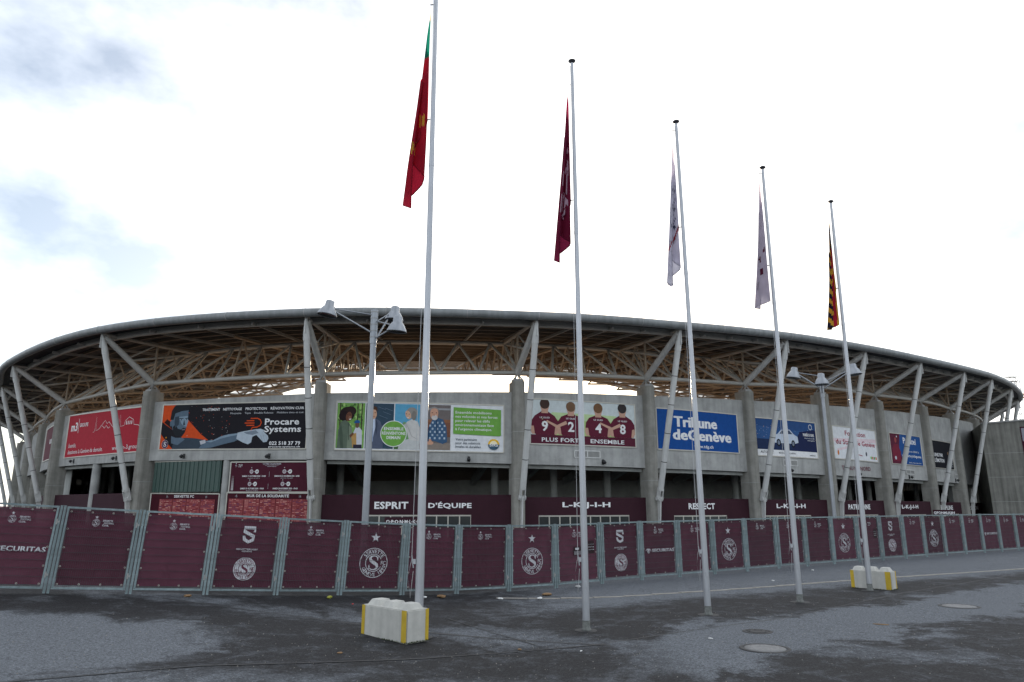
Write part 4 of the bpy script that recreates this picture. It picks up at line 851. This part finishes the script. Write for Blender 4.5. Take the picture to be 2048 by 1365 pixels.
def fence():
    def M(fn): m = MB(); fn(m); return m
    post = M(lambda m: m.box((0, 0, FH / 2 - .04), (.06, .06, FH + .08))).mesh('post', 'galvanised')
    cap_ = M(lambda m: m.box((0, 0, FH + .006), (.066, .066, .012))).mesh('post_cap', 'galvanised')
    rail = M(lambda m: m.box((0, 0, 0), (FW - .19, .05, .05))).mesh('rail', 'galvanised')
    stile = M(lambda m: m.box((0, 0, FH / 2 + .04), (.05, .05, FH - .18))).mesh('stile', 'galvanised')
    hinge = M(lambda m: (m.tube((0, 0, -.07), (0, 0, .07), .022, n=8), m.box((.03, 0, 0), (.07, .02, .05)))).mesh('hinge', 'grey_steel')
    wm = MB(); iw = FW - .29
    for i in range(34): x = -iw / 2 + iw * i / 33; wm.tube((x, .0, .14), (x, .0, FH - .06), .003, n=4, cap=False)
    for i in range(10):
        z = .2 + i * .2
        for y in (-.007, .007): wm.tube((-iw / 2 - .02, y, z), (iw / 2 + .02, y, z), .005, n=4, cap=False)
    wire = wm.mesh('wire_mesh', 'wire')
    BW, BH, BZ = 1.62, 1.86, .19
    def dsp(x, y, sd):
        r = random.Random(sd); a = [r.uniform(-1, 1) for _ in range(6)]
        fx = x / BW; fy = y / BH
        crease = -.022 * math.exp(-((fx - .28 - .35 * a[4] * .3 - (.45 - fy) * .45) / .03) ** 2) * max(0, 1 - abs(fy - .22) * 3.4) - .014 * math.exp(-((fx - .72 + .1 * a[5] - (.4 - fy) * .6) / .03) ** 2) * max(0, 1 - abs(fy - .2) * 4)
        fold = crease + .012 * max(0, 1 - fy * 1.7) * sin(14 * (fx * (1 + .2 * a[0]) + fy * (.55 + .15 * a[1])) + 3 * a[2]) + .010 * sin(7 * (fx - fy * .8) + 4 * a[3]) * fx * (1 - fx) * 3
        tie = .010 * (abs(sin(fx * pi * 3)) * max(0, 1 - (1 - fy) * 8) + abs(sin(fx * pi * 3)) * max(0, 1 - fy * 8)) 
        return fold - tie
    def banner_fn(sd): return lambda x, y, o: Vector((x - BW / 2, .045 - o - dsp(x, y, sd), BZ + y))
    cloth = {}
    MRN = rgb(110, 44, 66)
    for sd in range(4):
        f = banner_fn(sd); m = MB(); m.grid([[f(BW * i / 40, BH * j / 40, 0) for j in range(41)] for i in range(41)]); cloth[sd] = m.mesh('cloth', 'fabric')
    ey = MB()
    for i in range(4):
        for z in (BZ + .03, BZ + BH - .03): ey.lathe([(.012, 0), (.022, .004), (.026, 0)], (-BW / 2 + .04 + (BW - .08) * i / 3, .03, z), 8, (0, -1, 0))
    for j in range(1, 4):
        for x in (-1, 1): ey.lathe([(.012, 0), (.022, .004), (.026, 0)], (x * (BW / 2 - .03), .03, BZ + BH * j / 4), 8, (0, -1, 0))
    eyelet = ey.mesh('eyelets', 'aluminium')
    prints = {}
    def get_print(kind, sd):
        if (kind, sd) in prints: return prints[(kind, sd)]
        p = PR(BW, BH); p.cell = (.05, .05); W_ = rgb(222, 222, 226)
        def small(cx=.50, cy=.845, words=True):
            p.star(cx * BW, cy * BH + .145, .045, W_); p.crest(cx * BW, cy * BH, .095, W_, True)
            for i, t in enumerate(('SERVETTE', 'FOOTBALL', 'CLUB.')): fit(p, t, cx + .10 + (.02 if i == 1 else 0), cx + .10 + (.02 if i == 1 else 0) + (.15, .15, .10)[i], cy + .022 - i * .032, .024, W_, .03)
        if kind in ('plain', 'notice', 'notice2', 'guard'): small(.42 if kind != 'guard' else .40)
        if kind == 'star':
            p.star(.5 * BW, .80 * BH, .155, W_); p.crest(.5 * BW, .40 * BH, .44, W_)
        if kind == 'shield':
            p.shield_s(.5 * BW, .77 * BH, .46, W_); p.text('SERVETTERUGBY', .5, .545, .022, W_, .38, .02, 'C'); p.text('GENÈVE', .5, .515, .022, W_, .18, .02, 'C')
            p.ell(.5, .27, .168, .168, W_, 40); p.crest(.5 * BW, .27 * BH, .29, MRN, True, 'CHÊNOIS FÉMININ')
        if kind == 'guard':
            fit(p, 'SECURITAS', .27, .97, .43, .065, W_, .04); c = (.155 * BW, .455 * BH)
            p.stroke([(c[0] - .15, c[1]), (c[0] - .06, c[1] + .07), (c[0] + .05, c[1] + .065), (c[0] + .14, c[1] - .01)], [.01, .03, .03, .01], W_); p.ell(.155, .445, .037, .037, W_, 18); p.ell(.17, .452, .012, .015, MRN, 10)
        if kind in ('notice', 'notice2'):
            DK = rgb(48, 14, 24)
            if kind == 'notice':
                p.rect(.38, .46, .60, .62, DK); p.rect(.43, .56, .53, .60, W_)
                for i in range(4): p.rect(.40, .53 - i * .018, .58, .536 - i * .018, W_)
            p.rect(.77, .48, .93, .72, DK)
            for i in range(4):
                for j in range(3): p.ell(.795 + i * .037, .65 - j * .05, .009, .009, W_, 8)
        f = banner_fn(sd); mb = MB(); mb.v = [f(x, y, .007 + l * .0005) for x, y, l in p.v]; mb.f = p.f; mb.sm = [False] * len(p.f); mb.c = p.c
        prints[(kind, sd)] = mb.mesh('print', 'fabric_ink'); return prints[(kind, sd)]
    kinds = ['plain', 'guard', 'plain', 'plain', 'shield', 'plain', 'star', 'plain', 'plain', 'star', 'notice', 'shield', 'guard', 'plain', 'star', 'plain', 'plain', 'plain', 'star', 'notice2', 'shield', 'plain', 'star', 'plain', 'plain', 'guard', 'plain', 'notice2', 'plain']
    lab = {'plain': 'maroon mesh banner with only a small crest and club name at its top', 'star': 'maroon banner with a big white star above a large round crest', 'shield': 'maroon banner with a white shield letter above a filled white round crest',
           'guard': 'maroon banner with white eye emblem and bold security lettering', 'notice': 'maroon banner with two dark printed notices below the small crest', 'notice2': 'maroon banner with one dark grid notice below the small crest'}
    plab = {'plain': 'galvanised mesh barrier carrying a plain maroon banner with small crest', 'star': 'galvanised mesh barrier carrying the star and large crest banner', 'shield': 'galvanised mesh barrier carrying the shield letter banner', 'guard': 'galvanised mesh barrier carrying the eye emblem banner', 'notice': 'galvanised mesh barrier carrying the banner with two notices', 'notice2': 'galvanised mesh barrier carrying the banner with one notice'}
    ORD = ['', 'second', 'third', 'fourth', 'fifth', 'sixth', 'seventh', 'eighth', 'ninth', 'tenth', 'eleventh', 'twelfth', 'thirteenth', 'fourteenth', 'fifteenth', 'sixteenth']
    short = {'plain': 'maroon banner with small crest only', 'star': 'maroon banner with star over large crest', 'shield': 'maroon banner with white shield letter', 'guard': 'maroon banner with eye emblem', 'notice': '', 'notice2': 'maroon banner with one grid notice'}
    for i in range(len(FB) - 1):
        n_ = kinds[i + 1:].count(kinds[i]); lab2, plab2 = lab[kinds[i]], plab[kinds[i]]
        if kinds[i] != 'notice':
            o_ = ORD[n_] if n_ else 'first'
            lab2 = short[kinds[i]] + ', ' + o_ + ' such counted from the concrete building'; plab2 = 'galvanised mesh barrier holding the ' + o_ + ' ' + {'plain': 'small crest', 'star': 'star', 'shield': 'shield letter', 'guard': 'eye emblem', 'notice2': 'grid notice'}[kinds[i]] + ' banner from the concrete building'
        a, b = Vector(FB[i]), Vector(FB[i + 1]); d = b - a; w = math.hypot(d.x, d.y); kind = kinds[i]; sd = i % 4
        th = thing('mesh_barrier', plab2, 'barrier', ((a.x + b.x) / 2, (a.y + b.y) / 2, (a.z + b.z) / 2), 'mesh barriers in front of the stadium'); th.rotation_euler = (0, -math.atan2(d.z, w), math.atan2(d.y, d.x) + random.uniform(-.012, .012)); th.scale = (w / FW, 1, 1)
        for sx in (-1, 1):
            o = link_mesh('post', post, th); o.location = (sx * (FW / 2 - .045), 0, 0); c = link_mesh('post_cap', cap_, o)
            o = link_mesh('stile', stile, th); o.location = (sx * (FW / 2 - .125), 0, 0)
        for z in (.13, FH - .03): o = link_mesh('rail', rail, th); o.location = (0, 0, z)
        for z in (.45, 1.75): o = link_mesh('hinge', hinge, th); o.location = (FW / 2 - .09, -.035, z)
        o = link_mesh('wire_mesh', wire, th); o['kind'] = 'stuff'
        bn = thing('fence_banner', lab2, 'banner', th.location, 'maroon banners tied to the fence'); bn.rotation_euler = th.rotation_euler; bn.scale = th.scale
        link_mesh('cloth', cloth[sd], bn); link_mesh('print', get_print(kind, sd), bn); link_mesh('eyelets', eyelet, bn)['kind'] = 'stuff'
fence()

# ------------------------------------------------------------------ flagpoles and flags
POLES = [(-2.0, 16.2, 16.6, .098, 0.0, 0), (1.70, 17.31, 14.58, .086, -.05, 0), (5.01, 19.25, 13.88, .085, -.09, .02), (8.23, 21.48, 13.5, .085, .01, 0), (11.43, 23.91, 13.38, .085, .09, -.03)]
def flagpoles():
    near = ['behind the striped concrete block closer to the lamp with big bells', 'between the first block and the manholes', 'third in the row, standing beside no block', 'fourth in the row, next to the far concrete block', 'in front of the far concrete block']
    labs = ['tall white flagpole just behind the slanted yellow-edged concrete block', 'white flagpole second in the row, flying the maroon crest flag', 'white flagpole flying the frayed white flag with dark lettering', 'white flagpole flying the white flag with small maroon marks', 'white flagpole standing against the far concrete block']
    for i, (x, y, h, r, lx, ly) in enumerate(POLES):
        z = gz(x); b = Vector((x, y, z)); t = Vector((x + lx, y + ly, h)); th = thing('flagpole', labs[i], 'flagpole', b, 'row of white flagpoles'); d = (t - b)
        m = MB(); prev = b - Vector((0, 0, .1)); q = [0, .33, .66, 1.0]
        for a, c in zip(q, q[1:]): m.tube(b + d * a - (Vector((0, 0, .1)) if a == 0 else Vector()), b + d * c, r * (1 - .5 * a), r * (1 - .5 * c), n=18)
        sh = m.build('shaft', 'pole_paint', th)
        for a in (.33, .66): m = MB(); m.tube(b + d * a - Vector((0, 0, .04)), b + d * a + Vector((0, 0, .04)), r * (1 - .5 * a) + .004, n=18); m.build('joint_sleeve', 'pole_paint', sh)
        m = MB(); m.lathe([(r * 1.25, 0), (r * 1.25, .035), (r * 1.02, .06), (r * 1.015, .22)], b, 18); m.build('base_collar', 'grime', th); m = MB(); m.lathe([(r * 3.2, .004), (r * 2.2, .007), (r * 1.2, .009)], b, 18); m.build('footing', 'tar', th)
        m = MB(); m.lathe([(0, .10), (.06, .095), (.105, .06), (.105, .04), (.05, .0), (.03, -.05)], t, 14); m.build('finial', 'cap_black', th)
        m = MB(); cz = 1.55 + z; side = Vector((-1, -.25, 0)).normalized(); c = Vector((x, y, cz)) + side * r
        m.box(c + side * .03, (.06, .04, .1)); m.tube(c + side * .05 + Vector((0, 0, -.13)), c + side * .09 + Vector((0, 0, .13)), .014, n=6); cl_ = m.build('cleat', 'pole_paint', th)
        m = MB(); o = side * (r + .07)
        m.path([t + side * .05 - Vector((0, 0, .1)), b + d * .6 + side * (r * .7 + .05), b + d * .3 + side * (r + .06), c + side * .09], .006, 4); m.path([c + side * .1, c + side * .16 - Vector((0, 0, .3)), c + side * .1 - Vector((0, 0, .75)), c + side * .05 - Vector((0, 0, .2))], .006, 4); m.build('halyard', 'rope', th)
        m = MB(); m.box(Vector((x, y, z + 1.0)) + Vector((0, -r, 0)), (.06, .02, .14)); m.build('hatch', 'pole_paint', th)
flagpoles()
def flags():
    RD, GRN, YL = rgb(176, 36, 58), rgb(24, 118, 100), rgb(206, 170, 70); MRn, LT = rgb(126, 34, 66), rgb(206, 180, 196); WH, DK = rgb(214, 210, 222), rgb(84, 84, 110); BK, YE = rgb(40, 38, 56), rgb(216, 168, 60)
    def blob(t, u, c, r): return ((t - c[0]) / r[0]) ** 2 + ((u - c[1]) / r[1]) ** 2 < 1
    def c0(u, t):
        if t < .085: return YL
        if t < .28: return GRN
        if blob(t, u, (.60, .28), (.035, .10)) or blob(t, u, (.73, .82), (.03, .1)) or blob(t, u, (.60, .60), (.03, .08)): return YL
        return RD
    def c1(u, t):
        for c, r in (((.46, .32), .12), ((.58, .5), .13), ((.70, .62), .10)):
            q = math.hypot((t - c[0]) * 1.6, (u - c[1]) * .8)
            if abs(q - r) < .018: return LT
        if blob(t, u, (.48, .3), (.03, .05)) or blob(t, u, (.68, .3), (.02, .1)): return LT
        return MRn
    def c2(u, t):
        if .40 < t < .66:
            k = ((t - .40) * 17) % 1.0
            if .25 < u < .75 and k < .22 and int((t - .4) * 17) % 2 == 0: return DK
            if abs((u - .5) - (k - .5) * .5) < .05: return DK
        if abs(t - .70 - (u - .4) * .14) < .013: return rgb(160, 50, 66)
        return WH
    def c3(u, t):
        if blob(t, u, (.58, .35), (.022, .08)) or blob(t, u, (.73, .6), (.025, .12)) or blob(t, u, (.64, .75), (.02, .1)): return rgb(96, 40, 60)
        return rgb(200, 190, 202)
    def c4(u, t):
        if u > .62: return YE if t < .12 or (int(t * 24 + u * 3) % 2 == 0) else BK
        if u > .22:
            if blob(t, u, (.5, .5), (.03, .1)) or blob(t, u, (.58, .55), (.02, .08)): return YE
            return YE if t < .12 else BK if t < .3 else RD
        return YE if t > .35 or t < .1 else BK
    spec = [(0, 15.55, 9.92, 3.35, .62, .12, c0, -1, 'red flag with green top and gold marks hanging limp'), (1, 13.9, 8.83, 3.4, .50, .12, c1, -1, 'maroon flag with pale crest outlines hanging limp'), (2, 13.65, 8.84, 3.1, .44, .1, c2, -1, 'white frayed flag with dark lettering hanging limp'),
            (3, 13.35, 8.64, 3.2, .50, .12, c3, -1, 'pale grey white flag with small maroon marks hanging limp'), (4, 12.95, 8.54, 2.8, .46, .12, c4, -1, 'red, yellow and black striped flag hanging limp')]
    for i, zt, zb, hoist, wid, perp, cf, sg, lab in spec:
        x, y, h, r, lx, ly = POLES[i]; base = Vector((x, y, 0)); d = Vector((lx, ly, 0)) / h; NU, NV = 44, 60; rn = random.Random(10 + i); ph = rn.uniform(0, 6)
        ax = base + d * zt; org = Vector((ax.x, ax.y, zb)); th = thing('flag', lab, 'flag', org); side = Vector((sg, .12, 0)).normalized(); pe = Vector((.12 * -sg, 1, 0)).normalized()
        drop = (zt - zb) - hoist; rows = []; cols = []
        lat = lambda u, v: .5 - .5 * cos(2 * pi * (1.75 * u + .06 * sin(3 * v + ph)))
        for a in range(NU + 1):
            u = a / NU; row = []
            for b in range(NV + 1):
                v = b / NV
                z = zt - v * hoist - drop * (1 - (1 - u) ** 1.55) + .16 * sin(u * 8 + ph) * u * v - .10 * sin(u * 9 + ph) * v * u
                dep = (zt - z) / (zt - zb); z += (rn.uniform(-.10, .06) if i == 2 and u > .93 else 0)
                g = min(1, dep * 1.9 + .02) ; env = wid * (.06 + .94 * dep ** 1.15)
                fold = lat(u, v)
                out = r + .03 + env * (.9 * fold + .1 * u) ; pp = perp * g * (sin(2 * pi * 2.2 * u + ph + .5 * v) - sin(ph + .5 * v)) * u ** .3 + (.035 * sin(17 * u + 3 * v + ph) + .018 * sin(31 * u - 7 * v)) * g
                lean = -.10 * dep * (1 if u > .02 else 0) * 0
                p = base + d * z + side * out + pe * pp; row.append(Vector((p.x, p.y, z)))
            rows.append(row)
        m = MB(); m.grid(rows)
        for a in range(NU):
            for b in range(NV):
                u = (a + .5) / NU; z = sum(rows[a + p_][b + q_].z for p_ in (0, 1) for q_ in (0, 1)) / 4; cols.append(cf(lat(u, (b + .5) / NV), (zt - z) / (zt - zb)))
        m.c = cols; m.build('cloth', 'flag_cloth', th)
        m = MB(); m.path([rows[a][NV] for a in range(0, NU + 1, 4)], .012, 5); m.path([rows[NU][b] for b in range(0, NV + 1, 5)], .012, 5); m.c = [tuple(q * .8 for q in cf(.9, .9))] * len(m.f); m.build('hem', 'flag_cloth', th)
        m = MB()
        for b in (0, NV): m.tube(rows[0][b] - side * .06, rows[0][b] + side * .02, .015, n=6)
        m.build('toggle', 'cap_black', th)
flags()

# ------------------------------------------------------------------ street lamps with three bell heads
def lamp(x, y, zt, heads, label, k=1.0):
    z0 = gz(x); th = thing('street_lamp', label, 'street lamp', (x, y, z0), 'street lamps with three bell heads')
    m = MB(); m.tube((x, y, z0 - .1), (x, y, zt - 1.6), .155 * k, .135 * k, n=16); m.build('pole', 'lamp_metal', th)
    m = MB(); m.tube((x, y, zt - 1.6), (x, y, zt), .165 * k, n=16); top_ = m.build('pole_head', 'lamp_metal', th)
    for z in (.12, .42, .72, 1.02, 1.32): m = MB(); m.tube((x, y, zt - z), (x, y, zt - z + .035), .178 * k, n=16); m.build('clamp', 'grey_steel', top_)
    m = MB(); m.tube((x, y, z0), (x, y, z0 + .9), .19, n=16); m.build('base_sleeve', 'lamp_metal', th)
    for (dx, dy, dz, tilt, za, zb) in heads:
        c = Vector((x + dx, y + dy, zt + dz)); dr = Vector((dx, dy, 0)).normalized(); axis = (Vector((0, 0, 1)) - dr * tilt).normalized()
        m = MB(); m.lathe([(0, .46), (.17, .455), (.2, .42), (.215, .18), (.26, .14), (.34, .02), (.45, -.22), (.46, -.26), (.43, -.255), (.32, -.02), (.18, .1)], c, 20, axis); hd = m.build('lamp_head', 'lamp_metal', th)
        m = MB(); m.lathe([(0, -.19), (.3, -.2), (.42, -.235)], c, 20, axis); m.build('lens', 'dark_glass', hd)
        inn = c - dr * .25
        m = MB(); m.tube(Vector((x, y, zt + za)) + dr * .16, inn + Vector((0, 0, .08)), .028, n=8); m.tube(Vector((x, y, zt + zb)) + dr * .16, inn - Vector((0, 0, .02)), .04, n=8); m.box(inn + Vector((0, 0, .03)), (.1, .1, .24)); m.build('arm', 'lamp_metal', th)
lamp(-6.40, 31.98, 11.62, [(-2.05, -.45, -.12, .18, -.22, -1.05), (.78, .9, -.02, -.1, -.5, -1.3), (1.22, -.9, -1.0, -.1, -.55, -1.35)], 'grey street lamp with three bell heads near the wide portrait board')
lamp(20.15, 45.75, 11.2, [(-1.5, .6, .05, .18, -.15, -.9), (1.8, -.85, .0, .1, -.6, -1.0), (-.5, -1.2, -.7, 0, -.7, -1.3)], 'grey street lamp with three bell heads near the fourth flagpole', .8)

# ------------------------------------------------------------------ concrete blocks
def block(corner, ldir, Ln, Wd, H, label):
    l = Vector((*ldir, 0)).normalized(); w = Vector((-l.y, l.x, 0)); w = w if w.y > 0 else -w; Z = Vector((0, 0, 1))
    c0 = Vector((*corner, 0)); z = gz(corner[0] + l.x * Ln / 2) + .0; ctr = c0 + l * Ln / 2 + w * Wd / 2; th = thing('concrete_block', label, 'concrete block', (ctr.x, ctr.y, z), 'yellow-edged concrete blocks')
    F = lambda a, b, h: c0 + l * a + w * b + Z * (z + h)
    bm = bmesh.new(); vs = [bm.verts.new(F(a, b, h) - Vector((ctr.x, ctr.y, z))) for h in (-.02, H) for a, b in ((0, 0), (Ln, 0), (Ln, Wd), (0, Wd))]
    for f in ((3, 2, 1, 0), (4, 5, 6, 7), (0, 1, 5, 4), (1, 2, 6, 5), (2, 3, 7, 6), (3, 0, 4, 7)): bm.faces.new([vs[i] for i in f])
    bm.normal_update(); bmesh.ops.bevel(bm, geom=bm.edges[:], offset=.022, segments=2, affect='EDGES'); bmesh.ops.recalc_face_normals(bm, faces=bm.faces[:])
    me = bpy.data.meshes.new('body'); bm.to_mesh(me); bm.free(); me.materials.append(MATS['block_concrete']); link_mesh('body', me, th)
    for j in range(3):
        a = Ln * (j + .5) / 3 + (.0); s0, s1, hh = .20, .135, .115; m = MB()
        cc = Ln * (.17 + .33 * j); q = [F(cc + s0 * sx * (Ln / 1.6), Wd / 2 + s0 * sy, H - .002) for sx, sy in ((-1, -1), (1, -1), (1, 1), (-1, 1))]; mid = [F(cc + s1 * sx * (Ln / 1.6), Wd / 2 + s1 * sy, H + hh * .93) for sx, sy in ((-1, -1), (1, -1), (1, 1), (-1, 1))]; t = [F(cc + s1 * .82 * sx * (Ln / 1.6), Wd / 2 + s1 * .82 * sy, H + hh) for sx, sy in ((-1, -1), (1, -1), (1, 1), (-1, 1))]
        m.add(q + mid + t, [(i, (i + 1) % 4, 4 + (i + 1) % 4, 4 + i) for i in range(4)] + [(4 + i, 4 + (i + 1) % 4, 8 + (i + 1) % 4, 8 + i) for i in range(4)] + [(8, 9, 10, 11)]); m.build('stud', 'block_concrete', th)
    sw = .17; o = .004
    for a0, a1 in ((.005, sw), (Ln - sw * .7, Ln - .005)):
        for b, sg in ((-o, 1), (Wd + o, -1)): m = MB(); m.add([F(a0, b, .0), F(a1, b, .0), F(a1, b, H - .005), F(a0, b, H - .005)], [(0, 1, 2, 3)]); m.build('stripe', 'yellow_paint', th)
    for a in (-o, Ln + o):
        for b0, b1 in ((Wd - sw * .55, Wd - .005),): m = MB(); m.add([F(a, b0, 0), F(a, b1, 0), F(a, b1, H - .005), F(a, b0, H - .005)], [(0, 1, 2, 3)]); m.build('stripe', 'yellow_paint', th)
    m = MB(); rn = random.Random(5)
    for i in range(160):
        a = rn.uniform(0, Ln); b = rn.choice([-1, 0]); p = F(a, -rn.uniform(0, .05), 0) if b else F(-rn.uniform(0, .05), rn.uniform(0, Wd), 0); q = Vector((rn.uniform(-.03, .03), rn.uniform(-.03, .03), rn.uniform(.01, .04))); m.add([p, p + Vector((.015, 0, 0)), p + q], [(0, 1, 2)])
    g = m.build('moss', 'moss', th); g['kind'] = 'stuff'
block((-2.13, 15.31), (-.727, .687), 1.55, .58, .62, 'white concrete block with yellow edges set slantwise by the tall flagpole')
block((12.18, 24.0), (-.72, .69), 1.25, .54, .56, 'white concrete block with yellow edges behind the last flagpole of the row')

# ------------------------------------------------------------------ manholes, litter, crane
def manhole(x, y, r, label, m0='iron'):
    z = gz(x); th = thing('manhole_cover', label, 'manhole cover', (x, y, z), 'manhole covers')
    m = MB(); m.lathe([(r + .09, .0), (r + .085, .006), (r, .006), (r, -.02)], (x, y, z + .001), 28); m.build('rim', 'tar', th)
    m = MB(); m.lathe([(r - .01, -.02), (r - .012, .007), (r * .5, .009), (r * .48, .006), (.05, .006), (.04, .004), (0, .004)], (x, y, z + .001), 28); c = m.build('cover', m0, th)
    for a in range(8): d = Vector((cos(a * pi / 4), sin(a * pi / 4), 0)); m = MB(); m.box(Vector((x, y, z + .011)) + d * r * .75, (.03, .02, .006)); m.build('lug', m0, c)
manhole(4.92, 14.82, .40, 'round pale manhole cover in the dry strip before the flagpoles'); manhole(12.0, 20.2, .42, 'round pale manhole cover beyond the far concrete block side'); manhole(5.41, 16.71, .24, 'small dark manhole cover beside the third flagpole', 'tar')
def litter():
    rn = random.Random(21)
    items = [('bottle_cap', 'red_plastic', -4.35, 20.55, .045, 'small red plastic cap lying on the asphalt before a star banner'), ('paper_scrap', 'paper', -2.65, 22.7, .10, 'crumpled white paper at the foot of the barrier'), ('paper_scrap', 'paper', -.35, 22.85, .10, 'white paper scrap lying by the end of the gutter'),
             ('dry_leaf', 'brown_leaf', 1.1, 23.9, .16, 'big curled brown leaf before the star banner beside the notices'), ('paper_scrap', 'paper', .85, 22.9, .12, 'flat white wrapper lying on the gutter stones'), ('dry_leaf', 'yellow_leaf', -5.2, 21.4, .13, 'yellow green leaf at the barrier foot'),
             ('paper_scrap', 'paper', 2.3, 26.1, .13, 'white paper strip under the barrier with notices'), ('dry_leaf', 'brown_leaf', -2.15, 22.9, .15, 'brown crumpled leaf at the foot of the barrier'), ('paper_bag', 'brown_leaf', -8.6, 19.9, .12, 'brown torn paper bag at the barrier foot'),
             ('paper_scrap', 'paper', 1.35, 14.9, .035, 'tiny white scrap on the asphalt before the tar seam'), ('paper_scrap', 'paper', 4.15, 15.9, .05, 'small white scrap beside the small dark manhole'), ('dry_leaf', 'brown_leaf', .15, 15.0, .06, 'small tan leaf lying by the tar seam'),
             ('paper_scrap', 'paper', 9.5, 27.2, .07, 'white scrap lying between gutter and barrier'), ('cigarette_pack', 'paper', 12.6, 31.2, .08, 'white crushed pack before the far barriers'), ('twig', 'brown_leaf', 8.5, 17.4, .09, 'dark twig lying on the damp asphalt'), ('dry_leaf', 'brown_leaf', -3.2, 14.2, .05, 'small tan leaf in the foreground lane')]
    for nm, mt, x, y, r, lab in items:
        bm = bmesh.new(); bmesh.ops.create_icosphere(bm, subdivisions=2, radius=1); fl = .35 if nm != 'twig' else .15; sx = rn.uniform(.8, 1.5) if nm != 'twig' else 2.5; a = rn.uniform(0, 3)
        for v in bm.verts:
            k = .65 + .35 * rn.random(); v.co = Vector((v.co.x * k * sx * r, v.co.y * k * r * (.2 if nm == 'twig' else .7), v.co.z * k * r * fl)); v.co.rotate(Matrix.Rotation(a, 3, 'Z').to_euler())
        zmin = min(v.co.z for v in bm.verts)
        for v in bm.verts: v.co.z -= zmin
        me = bpy.data.meshes.new(nm); bm.to_mesh(me); bm.free(); me.materials.append(MATS[mt]); o = link_mesh(nm, me); o.location = (x, y, gz(x) + .001); tag(o, lab, nm.replace('_', ' '))
litter()
def grit():
    rn = random.Random(77); m = MB()
    for i in range(900):
        x = rn.uniform(-9, 16); y = rn.uniform(11, 17) + max(0, x) * rn.uniform(0, .8); r = rn.uniform(.006, .017); z = gz(x); p = [Vector((x + r * cos(a), y + r * sin(a), z)) for a in (rn.uniform(0, 1), 2.1, 4.2)]; m.add(p + [Vector((x, y, z + r))], [(0, 1, 3), (1, 2, 3), (2, 0, 3)])
    o = m.build('grit', 'gutter'); o['kind'] = 'stuff'; o['label'] = 'scattered pale grit on the asphalt'; o['category'] = 'grit'
grit()
def crane():
    b = Vector((151.5, 211.3, 0)); th = thing('tower_crane', 'tower crane mast with orange jib rising behind the stadium end', 'crane', b)
    def lattice(m, p0, p1, w, r, n, up):
        d = (p1 - p0).normalized(); u = d.cross(up).normalized(); v = u.cross(d); c = [(u * sx + v * sy) * w / 2 for sx, sy in ((-1, -1), (1, -1), (1, 1), (-1, 1))]
        for q in c: m.tube(p0 + q, p1 + q, r, n=4)
        for i in range(n):
            a = p0.lerp(p1, i / n); e = p0.lerp(p1, (i + 1) / n)
            for j in range(4): m.tube(a + c[j], e + c[(j + 1) % 4], r * .6, n=4, cap=False); m.tube(a + c[j], a + c[(j + 1) % 4], r * .6, n=4, cap=False)
    m = MB(); lattice(m, b - Vector((0, 0, .3)), b + Vector((0, 0, 41)), 1.7, .09, 22, Vector((0, 1, 0))); m.build('mast', 'white_steel', th)
    m = MB(); lattice(m, b + Vector((-3.0, -.4, 35.2)), b + Vector((26, 3, 35.2)), 1.2, .13, 16, Vector((0, 0, 1))); m.build('jib', 'orange_paint', th)
    m = MB(); m.box(b + Vector((-1.6, -.3, 34.2)), (1.6, 1.4, 1.3)); m.build('cabin', 'orange_paint', th)
    for z in (39.6, 40.9): m = MB(); m.box(b + Vector((-.9, 0, z)), (3.4, 1.9, .12)); m.build('platform', 'white_steel', th)
crane()

def signs():
    for px, py, w, h, z0, tx, lab in ((-6.45, 44.4, 2.5, .50, 1.58, 'Q·P·O·N·M·L·K·J·I·H', 'long maroon sector sign with white letters before the wide doors'), (39.0, 66.0, 1.75, .5, 1.95, 'QPONMLKJIH', 'short maroon sector sign with white letters near the far pillars')):
        g = gz(px); th = thing('sector_sign', lab, 'sign', (px, py, g)); a = math.atan2(px, py); d = Vector((cos(a), -sin(a), 0)); n = Vector((-sin(a), -cos(a), 0)); c = Vector((px, py, 0))
        m = MB(); m.box(c + Vector((0, 0, z0 + h / 2)), (w, .04, h), (d, n, Vector((0, 0, 1)))); m.build('board', 'maroon_panel', th)
        for sx in (-.4, .4): m = MB(); m.tube(c + d * w * sx - n * .05 + Vector((0, 0, g - .1)), c + d * w * sx - n * .05 + Vector((0, 0, z0 + h * .9)), .03, n=8); m.build('post', 'galvanised', th)
        p = PR(w, h); p.text(tx, .5, .28, .42, WHITE, .92, .03, 'C'); p.build('print', th, lambda x, y, o: c + d * (x - w / 2) + n * (.022 + o) + Vector((0, 0, z0 + y)))
signs()
